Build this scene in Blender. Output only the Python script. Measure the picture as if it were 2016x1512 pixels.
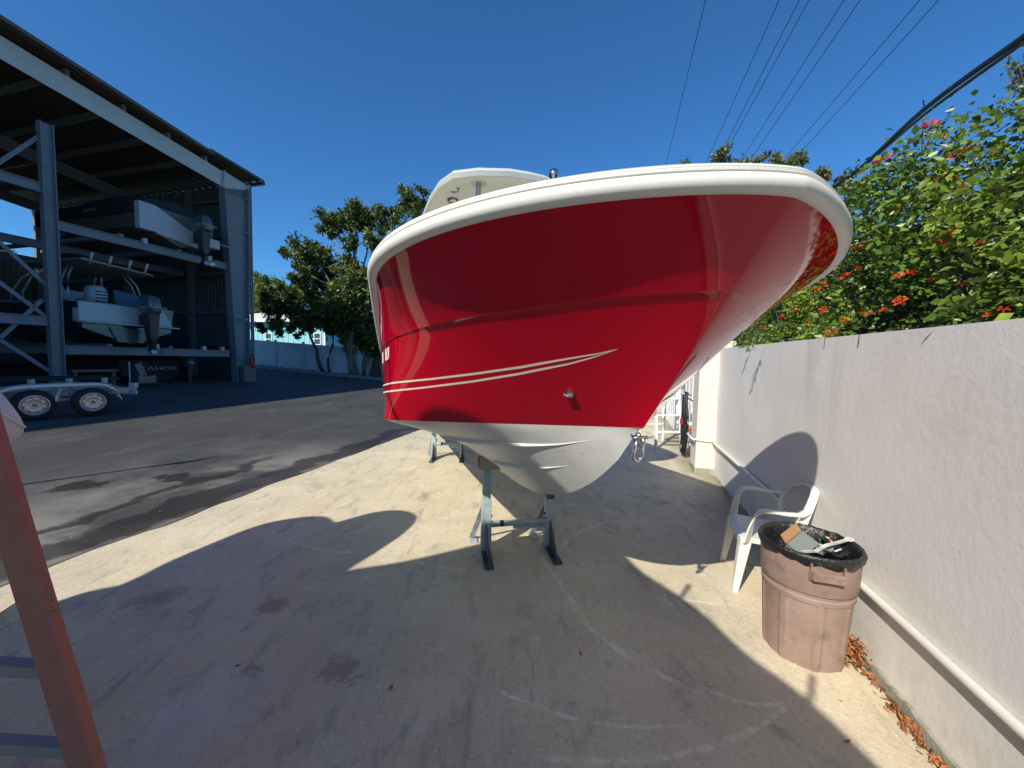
import bpy, math, random
import numpy as np
from mathutils import Vector, Matrix, Euler, noise
random.seed(7); rng = np.random.default_rng(11)
PI = math.pi; R = math.radians
for o in list(bpy.data.objects): bpy.data.objects.remove(o, do_unlink=True)
scene = bpy.context.scene
COL = scene.collection

# ------------------------------------------------------------------ camera
CAM_H = 1.6; PITCH = R(-3.5); ROLL = R(1.2); FPX = 757.0
FW = Vector((0, math.cos(PITCH), math.sin(PITCH)))
R0 = Vector((1, 0, 0)); U0 = R0.cross(FW)
RT = math.cos(ROLL)*R0 + math.sin(ROLL)*U0
UP = -math.sin(ROLL)*R0 + math.cos(ROLL)*U0
cd = bpy.data.cameras.new('camera'); cam = bpy.data.objects.new('camera', cd); COL.objects.link(cam)
cd.sensor_width = 36; cd.lens = 36*FPX/2016; cd.clip_end = 3000; cd.clip_start = .02
cam.matrix_world = Matrix(((RT.x, UP.x, -FW.x, 0), (RT.y, UP.y, -FW.y, 0), (RT.z, UP.z, -FW.z, CAM_H), (0, 0, 0, 1)))
scene.camera = cam
C0 = Vector((0, 0, CAM_H))
def ray(px, py): return FW + RT*((px-1008)/FPX) - UP*((py-756)/FPX)
def at(px, py, d): r = ray(px, py); return C0 + r*(d/r.y)
def on_ground(px, py, z=0): r = ray(px, py); return C0 + r*((z-CAM_H)/r.z)
def on_plane(px, py, p0, n): r = ray(px, py); return C0 + r*((p0-C0).dot(n)/r.dot(n))

# ------------------------------------------------------------------ sky, sun, exposure
SUN_AZ = R(-143); SUN_EL = R(38)
w = bpy.data.worlds.new('World'); scene.world = w; w.use_nodes = True
nt = w.node_tree; nt.nodes.clear()
sky = nt.nodes.new('ShaderNodeTexSky'); sky.sky_type = 'NISHITA'; sky.sun_disc = False
sky.sun_elevation = SUN_EL; sky.sun_rotation = SUN_AZ % (2*PI)
sky.air_density = 1.0; sky.dust_density = .2; sky.ozone_density = 2.2; sky.altitude = 100
bg = nt.nodes.new('ShaderNodeBackground'); bg.inputs['Strength'].default_value = .088
out = nt.nodes.new('ShaderNodeOutputWorld')
tn = nt.nodes.new('ShaderNodeMix'); tn.data_type = 'RGBA'; tn.blend_type = 'MULTIPLY'; tn.inputs[0].default_value = 1; tn.inputs[7].default_value = (.35, .81, 1.23, 1)
nt.links.new(sky.outputs[0], tn.inputs[6]); nt.links.new(tn.outputs[2], bg.inputs[0]); nt.links.new(bg.outputs[0], out.inputs[0])
ld = bpy.data.lights.new('sun', 'SUN'); ld.energy = 4.1; ld.angle = R(.5); ld.color = (1, .955, .83)
sun = bpy.data.objects.new('sun', ld); COL.objects.link(sun)
SD = Vector((math.sin(SUN_AZ)*math.cos(SUN_EL), math.cos(SUN_AZ)*math.cos(SUN_EL), math.sin(SUN_EL)))
sun.rotation_euler = SD.to_track_quat('Z', 'Y').to_euler(); sun.location = SD*40
scene.view_settings.view_transform = 'Standard'; scene.view_settings.look = 'None'
scene.view_settings.exposure = .5; scene.view_settings.gamma = 1; scene.view_settings.use_curve_mapping = False
scene.render.engine = 'CYCLES'; scene.cycles.max_bounces = 8; scene.cycles.transparent_max_bounces = 8

# ------------------------------------------------------------------ materials
def mat(name, c, rough=.6, metal=0, c2=None, scale=4, amt=.5, bump=0, bscale=None, coat=0, stretch=(1, 1, 1), detail=6, lo=.35, hi=.65, spec=.5, dirt=None, dscale=1.2, dlo=.5, dhi=.7, rand=0, trans=0):
    m = bpy.data.materials.new(name); m.use_nodes = True; N = m.node_tree.nodes; L = m.node_tree.links
    b = N['Principled BSDF']; b.inputs['Base Color'].default_value = (*c, 1); b.inputs['Roughness'].default_value = rough
    b.inputs['Metallic'].default_value = metal; b.inputs['Coat Weight'].default_value = coat; b.inputs['Coat Roughness'].default_value = .03
    b.inputs['Specular IOR Level'].default_value = spec
    tc = N.new('ShaderNodeTexCoord'); mp = N.new('ShaderNodeMapping'); mp.inputs['Scale'].default_value = stretch
    L.new(tc.outputs['Object'], mp.inputs[0]); col = None
    def nz(s, d=detail, r=.6):
        n = N.new('ShaderNodeTexNoise'); n.inputs['Scale'].default_value = s; n.inputs['Detail'].default_value = d
        n.inputs['Roughness'].default_value = r; L.new(mp.outputs[0], n.inputs[0]); return n
    def ramp(src, a, z):
        r = N.new('ShaderNodeMapRange'); r.inputs[1].default_value = a; r.inputs[2].default_value = z; L.new(src, r.inputs[0]); return r
    def mix(f, A, B, amount=1.0):
        x = N.new('ShaderNodeMix'); x.data_type = 'RGBA'
        mu = N.new('ShaderNodeMath'); mu.operation = 'MULTIPLY'; mu.inputs[1].default_value = amount; L.new(f, mu.inputs[0]); L.new(mu.outputs[0], x.inputs[0])
        for i, v in ((6, A), (7, B)):
            if isinstance(v, tuple): x.inputs[i].default_value = (*v, 1)
            else: L.new(v, x.inputs[i])
        return x.outputs[2]
    if c2: col = mix(ramp(nz(scale).outputs[0], lo, hi).outputs[0], c, c2, amt)
    if dirt: col = mix(ramp(nz(dscale, 8, .7).outputs[0], dlo, dhi).outputs[0], col or c, dirt)
    if rand:
        g = N.new('ShaderNodeNewGeometry'); hs = N.new('ShaderNodeHueSaturation')
        r = ramp(g.outputs['Random Per Island'], 0, 1); r.inputs[3].default_value = 1-rand; r.inputs[4].default_value = 1+rand
        L.new(r.outputs[0], hs.inputs['Value'])
        if col: L.new(col, hs.inputs['Color'])
        else: hs.inputs['Color'].default_value = (*c, 1)
        col = hs.outputs[0]
    if col: L.new(col, b.inputs['Base Color'])
    if bump:
        bn = N.new('ShaderNodeBump'); bn.inputs['Strength'].default_value = bump; bn.inputs['Distance'].default_value = .01
        L.new(nz(bscale or scale*6, 8, .65).outputs[0], bn.inputs['Height']); L.new(bn.outputs[0], b.inputs['Normal'])
    if trans:
        t = N.new('ShaderNodeBsdfTranslucent'); ms = N.new('ShaderNodeMixShader'); ms.inputs[0].default_value = trans
        if col: L.new(col, t.inputs[0])
        else: t.inputs[0].default_value = (*c, 1)
        L.new(b.outputs[0], ms.inputs[1]); L.new(t.outputs[0], ms.inputs[2]); L.new(ms.outputs[0], N['Material Output'].inputs[0])
    m['_h'] = 1
    return m
M = {}
M['red'] = mat('red_gelcoat', (.47, .0012, .016), .04, c2=(.42, .0012, .014), scale=2, amt=.5, spec=.42)
def haze_rough(m, lo, hi, sc):
    N = m.node_tree.nodes; L = m.node_tree.links; tc = N.new('ShaderNodeTexCoord'); n = N.new('ShaderNodeTexNoise'); n.inputs['Scale'].default_value = sc; n.inputs['Detail'].default_value = 8; n.inputs['Roughness'].default_value = .75
    L.new(tc.outputs['Object'], n.inputs[0]); r = N.new('ShaderNodeMapRange')
    for i, v in ((1, .35), (2, .7), (3, lo), (4, hi)): r.inputs[i].default_value = v
    L.new(n.outputs[0], r.inputs[0]); L.new(r.outputs[0], m.node_tree.nodes['Principled BSDF'].inputs['Roughness'])
haze_rough(M['red'], .025, .075, 2.4)
M['gel'] = mat('white_gelcoat', (.78, .77, .71), .28, c2=(.72, .70, .64), scale=3, amt=.5, coat=.25, bump=.02, bscale=40)
M['bottom'] = mat('white_bottom', (.74, .74, .71), .33, c2=(.64, .62, .57), scale=4, amt=.8, stretch=(1, 1, 2.5), dirt=(.48, .45, .39), dscale=9, dlo=.60, dhi=.78)
M['rail'] = mat('white_rubber_rail', (.76, .75, .70), .42, c2=(.60, .58, .52), scale=9, amt=.5, lo=.55, hi=.75, bump=.05, bscale=60)
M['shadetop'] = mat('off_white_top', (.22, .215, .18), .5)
M['cream'] = mat('cream_liner', (.60, .58, .47), .45)
M['stripe'] = mat('cream_pinstripe', (.85, .74, .60), .4)
M['steel'] = mat('stainless', (.75, .75, .75), .12, 1)
M['satin'] = mat('satin_stainless', (.42, .41, .38), .4, .5)
M['chrome_dark'] = mat('drain_metal', (.35, .32, .30), .2, 1)
M['galv'] = mat('galvanised_steel', (.46, .51, .52), .5, .1, c2=(.26, .29, .31), scale=14, amt=.8, dirt=(.10, .10, .11), dscale=5, dlo=.56, dhi=.72, bump=.15)
M['galv_dark'] = mat('stained_steel', (.055, .057, .065), .6, .2, c2=(.13, .13, .14), scale=16, amt=.7, bump=.2)
M['teal_steel'] = mat('faded_teal_paint', (.34, .50, .49), .55, 0, c2=(.30, .34, .33), scale=12, amt=.7, bump=.15)
M['wood'] = mat('weathered_timber', (.50, .42, .29), .8, c2=(.34, .28, .19), scale=6, amt=.7, stretch=(1, 1, 6), bump=.3)
M['wood_end'] = mat('orange_timber_end', (.42, .20, .09), .8, c2=(.5, .42, .33), scale=14, amt=.7, bump=.3)
M['rope'] = mat('white_string', (.7, .68, .62), .8)
M['wall'] = mat('painted_stucco', (.80, .77, .73), .75, c2=(.72, .69, .65), scale=1.1, amt=.75, dirt=(.82, .775, .73), dscale=3.0, dlo=.5, dhi=.8, bump=.22, bscale=22)
def wall_detail(m):
    N = m.node_tree.nodes; L = m.node_tree.links; b = N['Principled BSDF']; src = b.inputs['Base Color'].links[0].from_socket
    tc = N.new('ShaderNodeTexCoord'); sp = N.new('ShaderNodeSeparateXYZ'); L.new(tc.outputs['Object'], sp.inputs[0])
    def nz(sc, st, d=6, r_=.6):
        mp = N.new('ShaderNodeMapping'); mp.inputs['Scale'].default_value = st; L.new(tc.outputs['Object'], mp.inputs[0]); n = N.new('ShaderNodeTexNoise'); n.inputs['Scale'].default_value = sc; n.inputs['Detail'].default_value = d; n.inputs['Roughness'].default_value = r_; L.new(mp.outputs[0], n.inputs[0]); return n.outputs[0]
    def mr(s_, a, z, o0=0, o1=1):
        r = N.new('ShaderNodeMapRange'); r.interpolation_type = 'SMOOTHSTEP'
        for i, v in ((1, a), (2, z), (3, o0), (4, o1)): r.inputs[i].default_value = v
        L.new(s_, r.inputs[0]); return r.outputs[0]
    def mul(a, b_):
        x = N.new('ShaderNodeMath'); x.operation = 'MULTIPLY'; L.new(a, x.inputs[0])
        if isinstance(b_, float): x.inputs[1].default_value = b_
        else: L.new(b_, x.inputs[1])
        return x.outputs[0]
    def mix(f, A, B):
        x = N.new('ShaderNodeMix'); x.data_type = 'RGBA'; L.new(f, x.inputs[0]); L.new(A, x.inputs[6]); x.inputs[7].default_value = (*B, 1); return x.outputs[2]
    Z = sp.outputs[2]
    c = mix(mul(mr(nz(2.2, (1, 1, .12), 8, .7), .48, .70), mr(Z, .7, 1.8, .15, .75)), src, (.55, .53, .50))
    c = mix(mul(mr(nz(3.5, (1, 1, 1), 8, .75), .40, .62), mr(Z, .42, .02, 0, .6)), c, (.50, .46, .41))
    c = mix(mr(nz(1.0, (1, 1, 1), 3, .5), .55, .57, 0, .35), c, (.84, .82, .77))
    c = mix(mr(nz(46, (1, 1, 1), 2, .5), .72, .75, 0, .6), c, (.50, .48, .45))
    L.new(c, b.inputs['Base Color'])
wall_detail(M['wall'])
M['wallcream'] = mat('cream_stucco', (.74, .66, .57), .75, c2=(.66, .59, .51), scale=2, amt=.5, bump=.3, bscale=26)
M['footing'] = mat('bare_footing', (.33, .33, .27), .85, c2=(.22, .22, .17), scale=8, amt=.8, bump=.5)
M['pvc'] = mat('white_pvc', (.70, .68, .63), .4, c2=(.60, .58, .52), scale=5, amt=.5)
M['vinyl'] = mat('white_vinyl', (.72, .74, .80), .45, c2=(.66, .68, .74), scale=2)
M['blackplas'] = mat('black_bag', (.012, .013, .014), .22, spec=.6, bump=.9, bscale=28)
M['can'] = mat('brown_can', (.27, .175, .142), .6, c2=(.35, .245, .205), scale=6, amt=.7, dirt=(.15, .10, .085), dscale=8, dlo=.52, dhi=.74, bump=.12, bscale=40)
M['chair'] = mat('white_plastic', (.74, .74, .68), .4, c2=(.62, .61, .55), scale=9, amt=.55, lo=.5, hi=.7)
M['hose'] = mat('black_hose', (.02, .02, .022), .45)
M['redvalve'] = mat('red_valve', (.5, .02, .02), .4)
M['card'] = mat('grey_cardboard', (.17, .19, .19), .8); M['cardb'] = mat('brown_cardboard', (.38, .20, .09), .8)
M['paper'] = mat('white_print', (.75, .75, .75), .6); M['orangep'] = mat('orange_print', (.75, .15, .03), .6)
M['stick'] = mat('paint_splashed_stick', (.62, .60, .55), .6, c2=(.25, .27, .28), scale=30, amt=.8)
M['fibre'] = mat('red_fibreglass', (.40, .165, .13), .55, c2=(.33, .12, .095), scale=30, amt=.7, bump=.3, bscale=90, stretch=(1, 1, 1))
M['alu'] = mat('aluminium', (.30, .30, .30), .55, .25, c2=(.22, .22, .22), scale=10)
M['rivet'] = mat('rivet', (.30, .20, .14), .4, .7)
M['bluesteel'] = mat('blue_grey_steel', (.16, .19, .215), .5, c2=(.11, .135, .155), scale=5, amt=.6, dirt=(.12, .13, .14), dscale=9, dlo=.68, dhi=.76)
M['rafter'] = mat('pale_painted_steel', (.42, .47, .46), .5, c2=(.33, .37, .37), scale=3, amt=.5, dirt=(.15, .14, .12), dscale=5, dlo=.70, dhi=.76)
M['sheet'] = mat('grey_green_sheet', (.095, .115, .112), .5, 0, c2=(.07, .085, .085), scale=1.5)
M['roofsheet'] = mat('galv_sheet', (.07, .063, .057), .6, 0, c2=(.045, .04, .036), scale=2)
M['fascia'] = mat('rusty_edge', (.10, .085, .07), .7, c2=(.06, .055, .05), scale=8)
M['dkgreen'] = mat('dark_green_trim', (.04, .06, .055), .5)
M['black'] = mat('black_canvas', (.012, .012, .014), .8, c2=(.02, .02, .024), scale=5)
M['darkhull'] = mat('navy_hull', (.012, .018, .035), .15, coat=.6)
M['greyhull'] = mat('slate_hull', (.05, .065, .075), .25, c2=(.07, .085, .09), scale=3, coat=.3)
M['tan'] = mat('primer_bottom', (.09, .085, .08), .5)
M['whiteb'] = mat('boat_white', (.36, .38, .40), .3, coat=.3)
M['nwhite'] = mat('neighbour_gelcoat', (.68, .67, .64), .3, coat=.3)
M['navy'] = mat('navy_blue', (.035, .055, .09), .5)
M['cowl'] = mat('grey_cowling', (.055, .068, .085), .25, coat=.5)
M['blackmet'] = mat('black_metal', (.015, .015, .018), .4)
M['bluecanvas'] = mat('blue_canvas', (.05, .09, .16), .8)
M['tyre'] = mat('tyre_rubber', (.018, .018, .018), .8)
M['rim'] = mat('silver_rim', (.60, .61, .63), .3, .8)
M['fender'] = mat('aluminium_fender', (.66, .64, .60), .4, .5, c2=(.5, .48, .44), scale=8)
M['lamp'] = mat('clear_lens', (.8, .8, .8), .1)
M['amber'] = mat('amber_lens', (.7, .25, .12), .3)
M['extred'] = mat('extinguisher_red', (.35, .01, .015), .35)
M['bark'] = mat('grey_bark', (.15, .12, .095), .9, c2=(.25, .22, .18), scale=5, amt=.8, stretch=(1, 1, .3), bump=.6)
M['barkd'] = mat('dark_bark', (.06, .048, .04), .9, c2=(.11, .09, .075), scale=5, amt=.8, bump=.6)
M['leafA'] = mat('tree_leaf', (.055, .095, .022), .45, c2=(.14, .18, .035), scale=.9, amt=.7, rand=.45, trans=.22)
M['leafB'] = mat('bright_leaf', (.12, .17, .022), .42, c2=(.20, .22, .03), scale=.8, amt=.8, rand=.45, trans=.3)
M['leafH'] = mat('vine_leaf', (.070, .135, .018), .36, c2=(.24, .32, .035), scale=1.3, amt=.85, rand=.45, trans=.26, lo=.45, hi=.62)
M['leafW'] = mat('narrow_leaf', (.10, .13, .045), .4, c2=(.17, .19, .07), scale=2, amt=.7, rand=.35, trans=.25)
M['flower'] = mat('orange_flower', (.75, .085, .012), .5, rand=.25, trans=.3)
M['pink'] = mat('pink_flower', (.75, .10, .16), .5, rand=.25, trans=.3)
M['deadleaf'] = mat('dead_leaf', (.26, .09, .03), .7, c2=(.40, .16, .04), scale=20, rand=.5)
M['redleaf'] = mat('red_leaf', (.35, .02, .015), .5)
M['cable'] = mat('black_cable', (.012, .012, .014), .5)
M['turq'] = mat('turquoise_siding', (.22, .52, .56), .7, c2=(.26, .57, .60), scale=2)
M['trim'] = mat('white_trim', (.8, .8, .8), .5)
M['glass'] = mat('window_glass', (.03, .04, .05), .05, spec=.8)
M['metalroof'] = mat('white_metal_roof', (.75, .76, .76), .4, .2)
M['gravel'] = mat('pale_gravel', (.30, .28, .25), .9, c2=(.14, .13, .11), scale=9, bump=.8, bscale=40)
M['earth'] = mat('dry_ground', (.22, .20, .16), .9, c2=(.12, .13, .07), scale=.6)
M['letter'] = mat('white_lettering', (.30, .31, .33), .5)
M['box_grey'] = mat('utility_box_grey', (.10, .11, .12), .5)

# ------------------------------------------------------------------ mesh helpers
class MB:
    def __init__(s): s.v = []; s.f = []
    def add(s, vs, fs):
        n = len(s.v); s.v += [tuple(x) for x in vs]; s.f += [tuple(i+n for i in f) for f in fs]; return s
    def box(s, c, d, m=None):
        x, y, z = d[0]/2, d[1]/2, d[2]/2; c = Vector(c)
        vs = [Vector((a*x, b*y, e*z)) for a in (-1, 1) for b in (-1, 1) for e in (-1, 1)]
        if m is not None: vs = [m @ q for q in vs]
        return s.add([c+q for q in vs], [(0, 1, 3, 2), (4, 6, 7, 5), (0, 4, 5, 1), (2, 3, 7, 6), (0, 2, 6, 4), (1, 5, 7, 3)])
    def bar(s, a, b, w, h, up=(0, 0, 1)):
        a, b = Vector(a), Vector(b); d = (b-a); L = d.length; d.normalize(); u = Vector(up)
        if abs(d.dot(u)) > .99: u = Vector((0, 1, 0))
        r = d.cross(u).normalized(); u = r.cross(d)
        m = Matrix((r, d, u)).transposed()
        return s.box((a+b)/2, (w, L, h), m)
    def hull8(s, vs): return s.add(vs, [(0, 1, 2, 3), (7, 6, 5, 4), (0, 4, 5, 1), (1, 5, 6, 2), (2, 6, 7, 3), (3, 7, 4, 0)])
    def sweep(s, path, prof, closed=True, cap=True, up=(0, 0, 1), scales=None, fixed=None):
        # prof: list (side, up); swept along the path
        P = [Vector(p) for p in path]; n = len(P); k = len(prof); vs = []
        for i in range(n):
            t = (P[min(i+1, n-1)]-P[max(i-1, 0)]).normalized()
            u = Vector(up)
            if fixed: r = fixed[i].normalized(); u = Vector(up)
            else:
                if abs(t.dot(u)) > .985: u = Vector((.3, .9, 0)).normalized()
                r = t.cross(u).normalized(); u = r.cross(t)
            sc = scales[i] if scales else 1
            for a, b in prof: vs.append(P[i]+r*a*sc+u*b*sc)
        fs = []
        for i in range(n-1):
            for j in range(k if closed else k-1):
                j2 = (j+1) % k; fs.append((i*k+j, i*k+j2, (i+1)*k+j2, (i+1)*k+j))
        if cap and closed: fs += [tuple(range(k-1, -1, -1)), tuple((n-1)*k+j for j in range(k))]
        return s.add(vs, fs)
    def tube(s, path, r, n=8, r2=None):
        m = len(path); sc = None
        if r2 is not None: sc = [1+(r2/r-1)*i/(m-1) for i in range(m)]
        return s.sweep(path, [(r*math.cos(2*PI*i/n), r*math.sin(2*PI*i/n)) for i in range(n)], scales=sc)
    def lathe(s, prof, n=24, c=(0, 0, 0), m=None, wob=None):
        c = Vector(c); vs = []
        for r, z in prof:
            for j in range(n):
                a = 2*PI*j/n; rr = r*(wob(a, z) if wob else 1); q = Vector((rr*math.cos(a), rr*math.sin(a), z))
                vs.append(c+(m @ q if m is not None else q))
        return s.add(vs, [(i*n+j, i*n+(j+1) % n, (i+1)*n+(j+1) % n, (i+1)*n+j) for i in range(len(prof)-1) for j in range(n)])
    def grid(s, rows, flip=False):
        k = len(rows[0]); vs = [v for r in rows for v in r]
        return s.add(vs, [((i*k+j, (i+1)*k+j, (i+1)*k+j+1, i*k+j+1) if flip else (i*k+j, i*k+j+1, (i+1)*k+j+1, (i+1)*k+j)) for i in range(len(rows)-1) for j in range(k-1)])
    def build(s, name, m, parent=None, smooth=False, label=None, bevel=0, auto=None):
        off = Vector((0, 0, 0))
        pr_ = parent
        while pr_ is not None and not pr_.get('_w'): pr_ = pr_.parent
        if pr_ is not None: off = Vector(pr_['_w'])
        vs = [tuple(Vector(v)-off) for v in s.v]
        me = bpy.data.meshes.new(name); me.from_pydata(vs, [], s.f); me.update()
        if isinstance(m, str): m = M[m]
        me.materials.append(m)
        o = bpy.data.objects.new(name, me); COL.objects.link(o)
        if smooth:
            me.polygons.foreach_set('use_smooth', [True]*len(me.polygons))
            if auto:
                try: me.set_sharp_from_angle(angle=R(auto))
                except Exception: pass
        if bevel:
            b = o.modifiers.new('bevel', 'BEVEL'); b.width = bevel; b.segments = 2; b.limit_method = 'ANGLE'
        if parent is not None: o.parent = parent
        if label: o['label'] = label
        return o
def tag(o, label, cat, group=None):
    o['label'] = label; o['category'] = cat
    if group: o['group'] = group
    return o
def struct(o): o['kind'] = 'structure'; return o
def stuff(o, label=None, cat=None):
    o['kind'] = 'stuff'
    if label: o['label'] = label
    if cat: o['category'] = cat
    return o
def thing(name, label, cat, loc=(0, 0, 0), rz=0, group=None, world=True):
    o = bpy.data.objects.new(name, None); COL.objects.link(o); o.location = loc; o.rotation_euler = (0, 0, rz)
    o.empty_display_size = .1
    tag(o, label, cat, group)
    if world: o['_w'] = tuple(loc)
    return o
def copy_tree(root, loc, rz, label=None):
    r = root.copy(); COL.objects.link(r); r.location = loc; r.rotation_euler = (0, 0, rz)
    if label: r['label'] = label
    for ch in list(root.children):
        c = ch.copy(); COL.objects.link(c); c.parent = r
        for g in list(ch.children):
            d = g.copy(); COL.objects.link(d); d.parent = c
    return r
def text(name, s, size, m, parent, mtx, extrude=.001, label=None, shear=0, sx=1):
    cu = bpy.data.curves.new('t', 'FONT'); cu.body = s; cu.size = size; cu.extrude = extrude; cu.shear = shear; cu.align_x = 'CENTER'
    to = bpy.data.objects.new('t', cu); COL.objects.link(to); bpy.context.view_layer.update()
    me = bpy.data.meshes.new_from_object(to.evaluated_get(bpy.context.evaluated_depsgraph_get()))
    bpy.data.objects.remove(to, do_unlink=True)
    me.transform(Matrix.Scale(sx, 4, (1, 0, 0)))
    if parent is not None and parent.get('_w'): mtx = Matrix.Translation(-Vector(parent['_w'])) @ mtx
    me.transform(mtx); me.materials.clear(); me.materials.append(M[m])
    o = bpy.data.objects.new(name, me); COL.objects.link(o)
    if parent is not None: o.parent = parent
    if label: o['label'] = label
    return o
def frame(o, x, y):   # matrix with given origin, x dir, y dir (z = x cross y)
    x = Vector(x).normalized(); y = Vector(y).normalized(); z = x.cross(y)
    return Matrix(((x.x, y.x, z.x, o[0]), (x.y, y.y, z.y, o[1]), (x.z, y.z, z.z, o[2]), (0, 0, 0, 1)))
def interp(x, xs, ys): return float(np.interp(x, xs, ys))

# ------------------------------------------------------------------ ground
EA = Vector((-3.397, 2.733, 0)); EDH = R(13.0)
ED = Vector((math.sin(EDH), math.cos(EDH), 0)); EN = Vector((-ED.y, ED.x, 0))
def e_of(x, y): return (Vector((x, y, 0))-EA).dot(EN)
def gz(x, y):
    e = e_of(x, y)
    return .044*min(max(e-.1, 0), 10.2)+.056*min(max(e-10.3, 0), 10)
def at_asph(px, py):
    n = Vector((-.044*EN.x, -.044*EN.y, 1)); return on_plane(px, py, EA, n)
def EP(e, a, dz=0):
    p = EA+EN*e+ED*a; return Vector((p.x, p.y, gz(p.x, p.y)+dz))
WH = R(16.1); WD = Vector((math.sin(WH), math.cos(WH), 0)); WN = Vector((WD.y, -WD.x, 0)); WP = Vector((2.966, 5.531, 0))   # WN points away from the lane
def WQ(q, off=0, z=0): return WP+WD*q+WN*off+Vector((0, 0, z))      # q<0 towards the camera

es = [-300, -60, -12, -4, 0, .1, 10.3, 20.3, 24, 60, 300]; As = [-300, -40, -10, 0, 10, 20, 30, 45, 100, 400]
g = MB().grid([[EP(e, a, -.06) for a in As] for e in es]); struct(g.build('ground', 'earth'))
# asphalt yard, ragged edge against the concrete
def rag(a): return .06*noise.noise(Vector((a*1.7, 0, 0)))+.025*noise.noise(Vector((a*7, 3, 0)))
AA = list(np.arange(-8, 22, .12))+[24, 28, 34, 40, 60]
g = MB().grid([[EP(e if e else rag(a), a, 0.004 if e else .006) for a in AA] for e in (0, .1, .6, 2, 6, 10.3, 15, 20.3, 40)])
asph = g.build('asphalt', 'black', smooth=True); struct(asph)
struct(MB().grid([[EP(e, a, 0) for a in (-12, 0, 10, 22, 46)] for e in (.35, 0, -3.5, -9.5)]).build('concrete_pavement', 'black'))
pave = bpy.data.objects['concrete_pavement']

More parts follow.
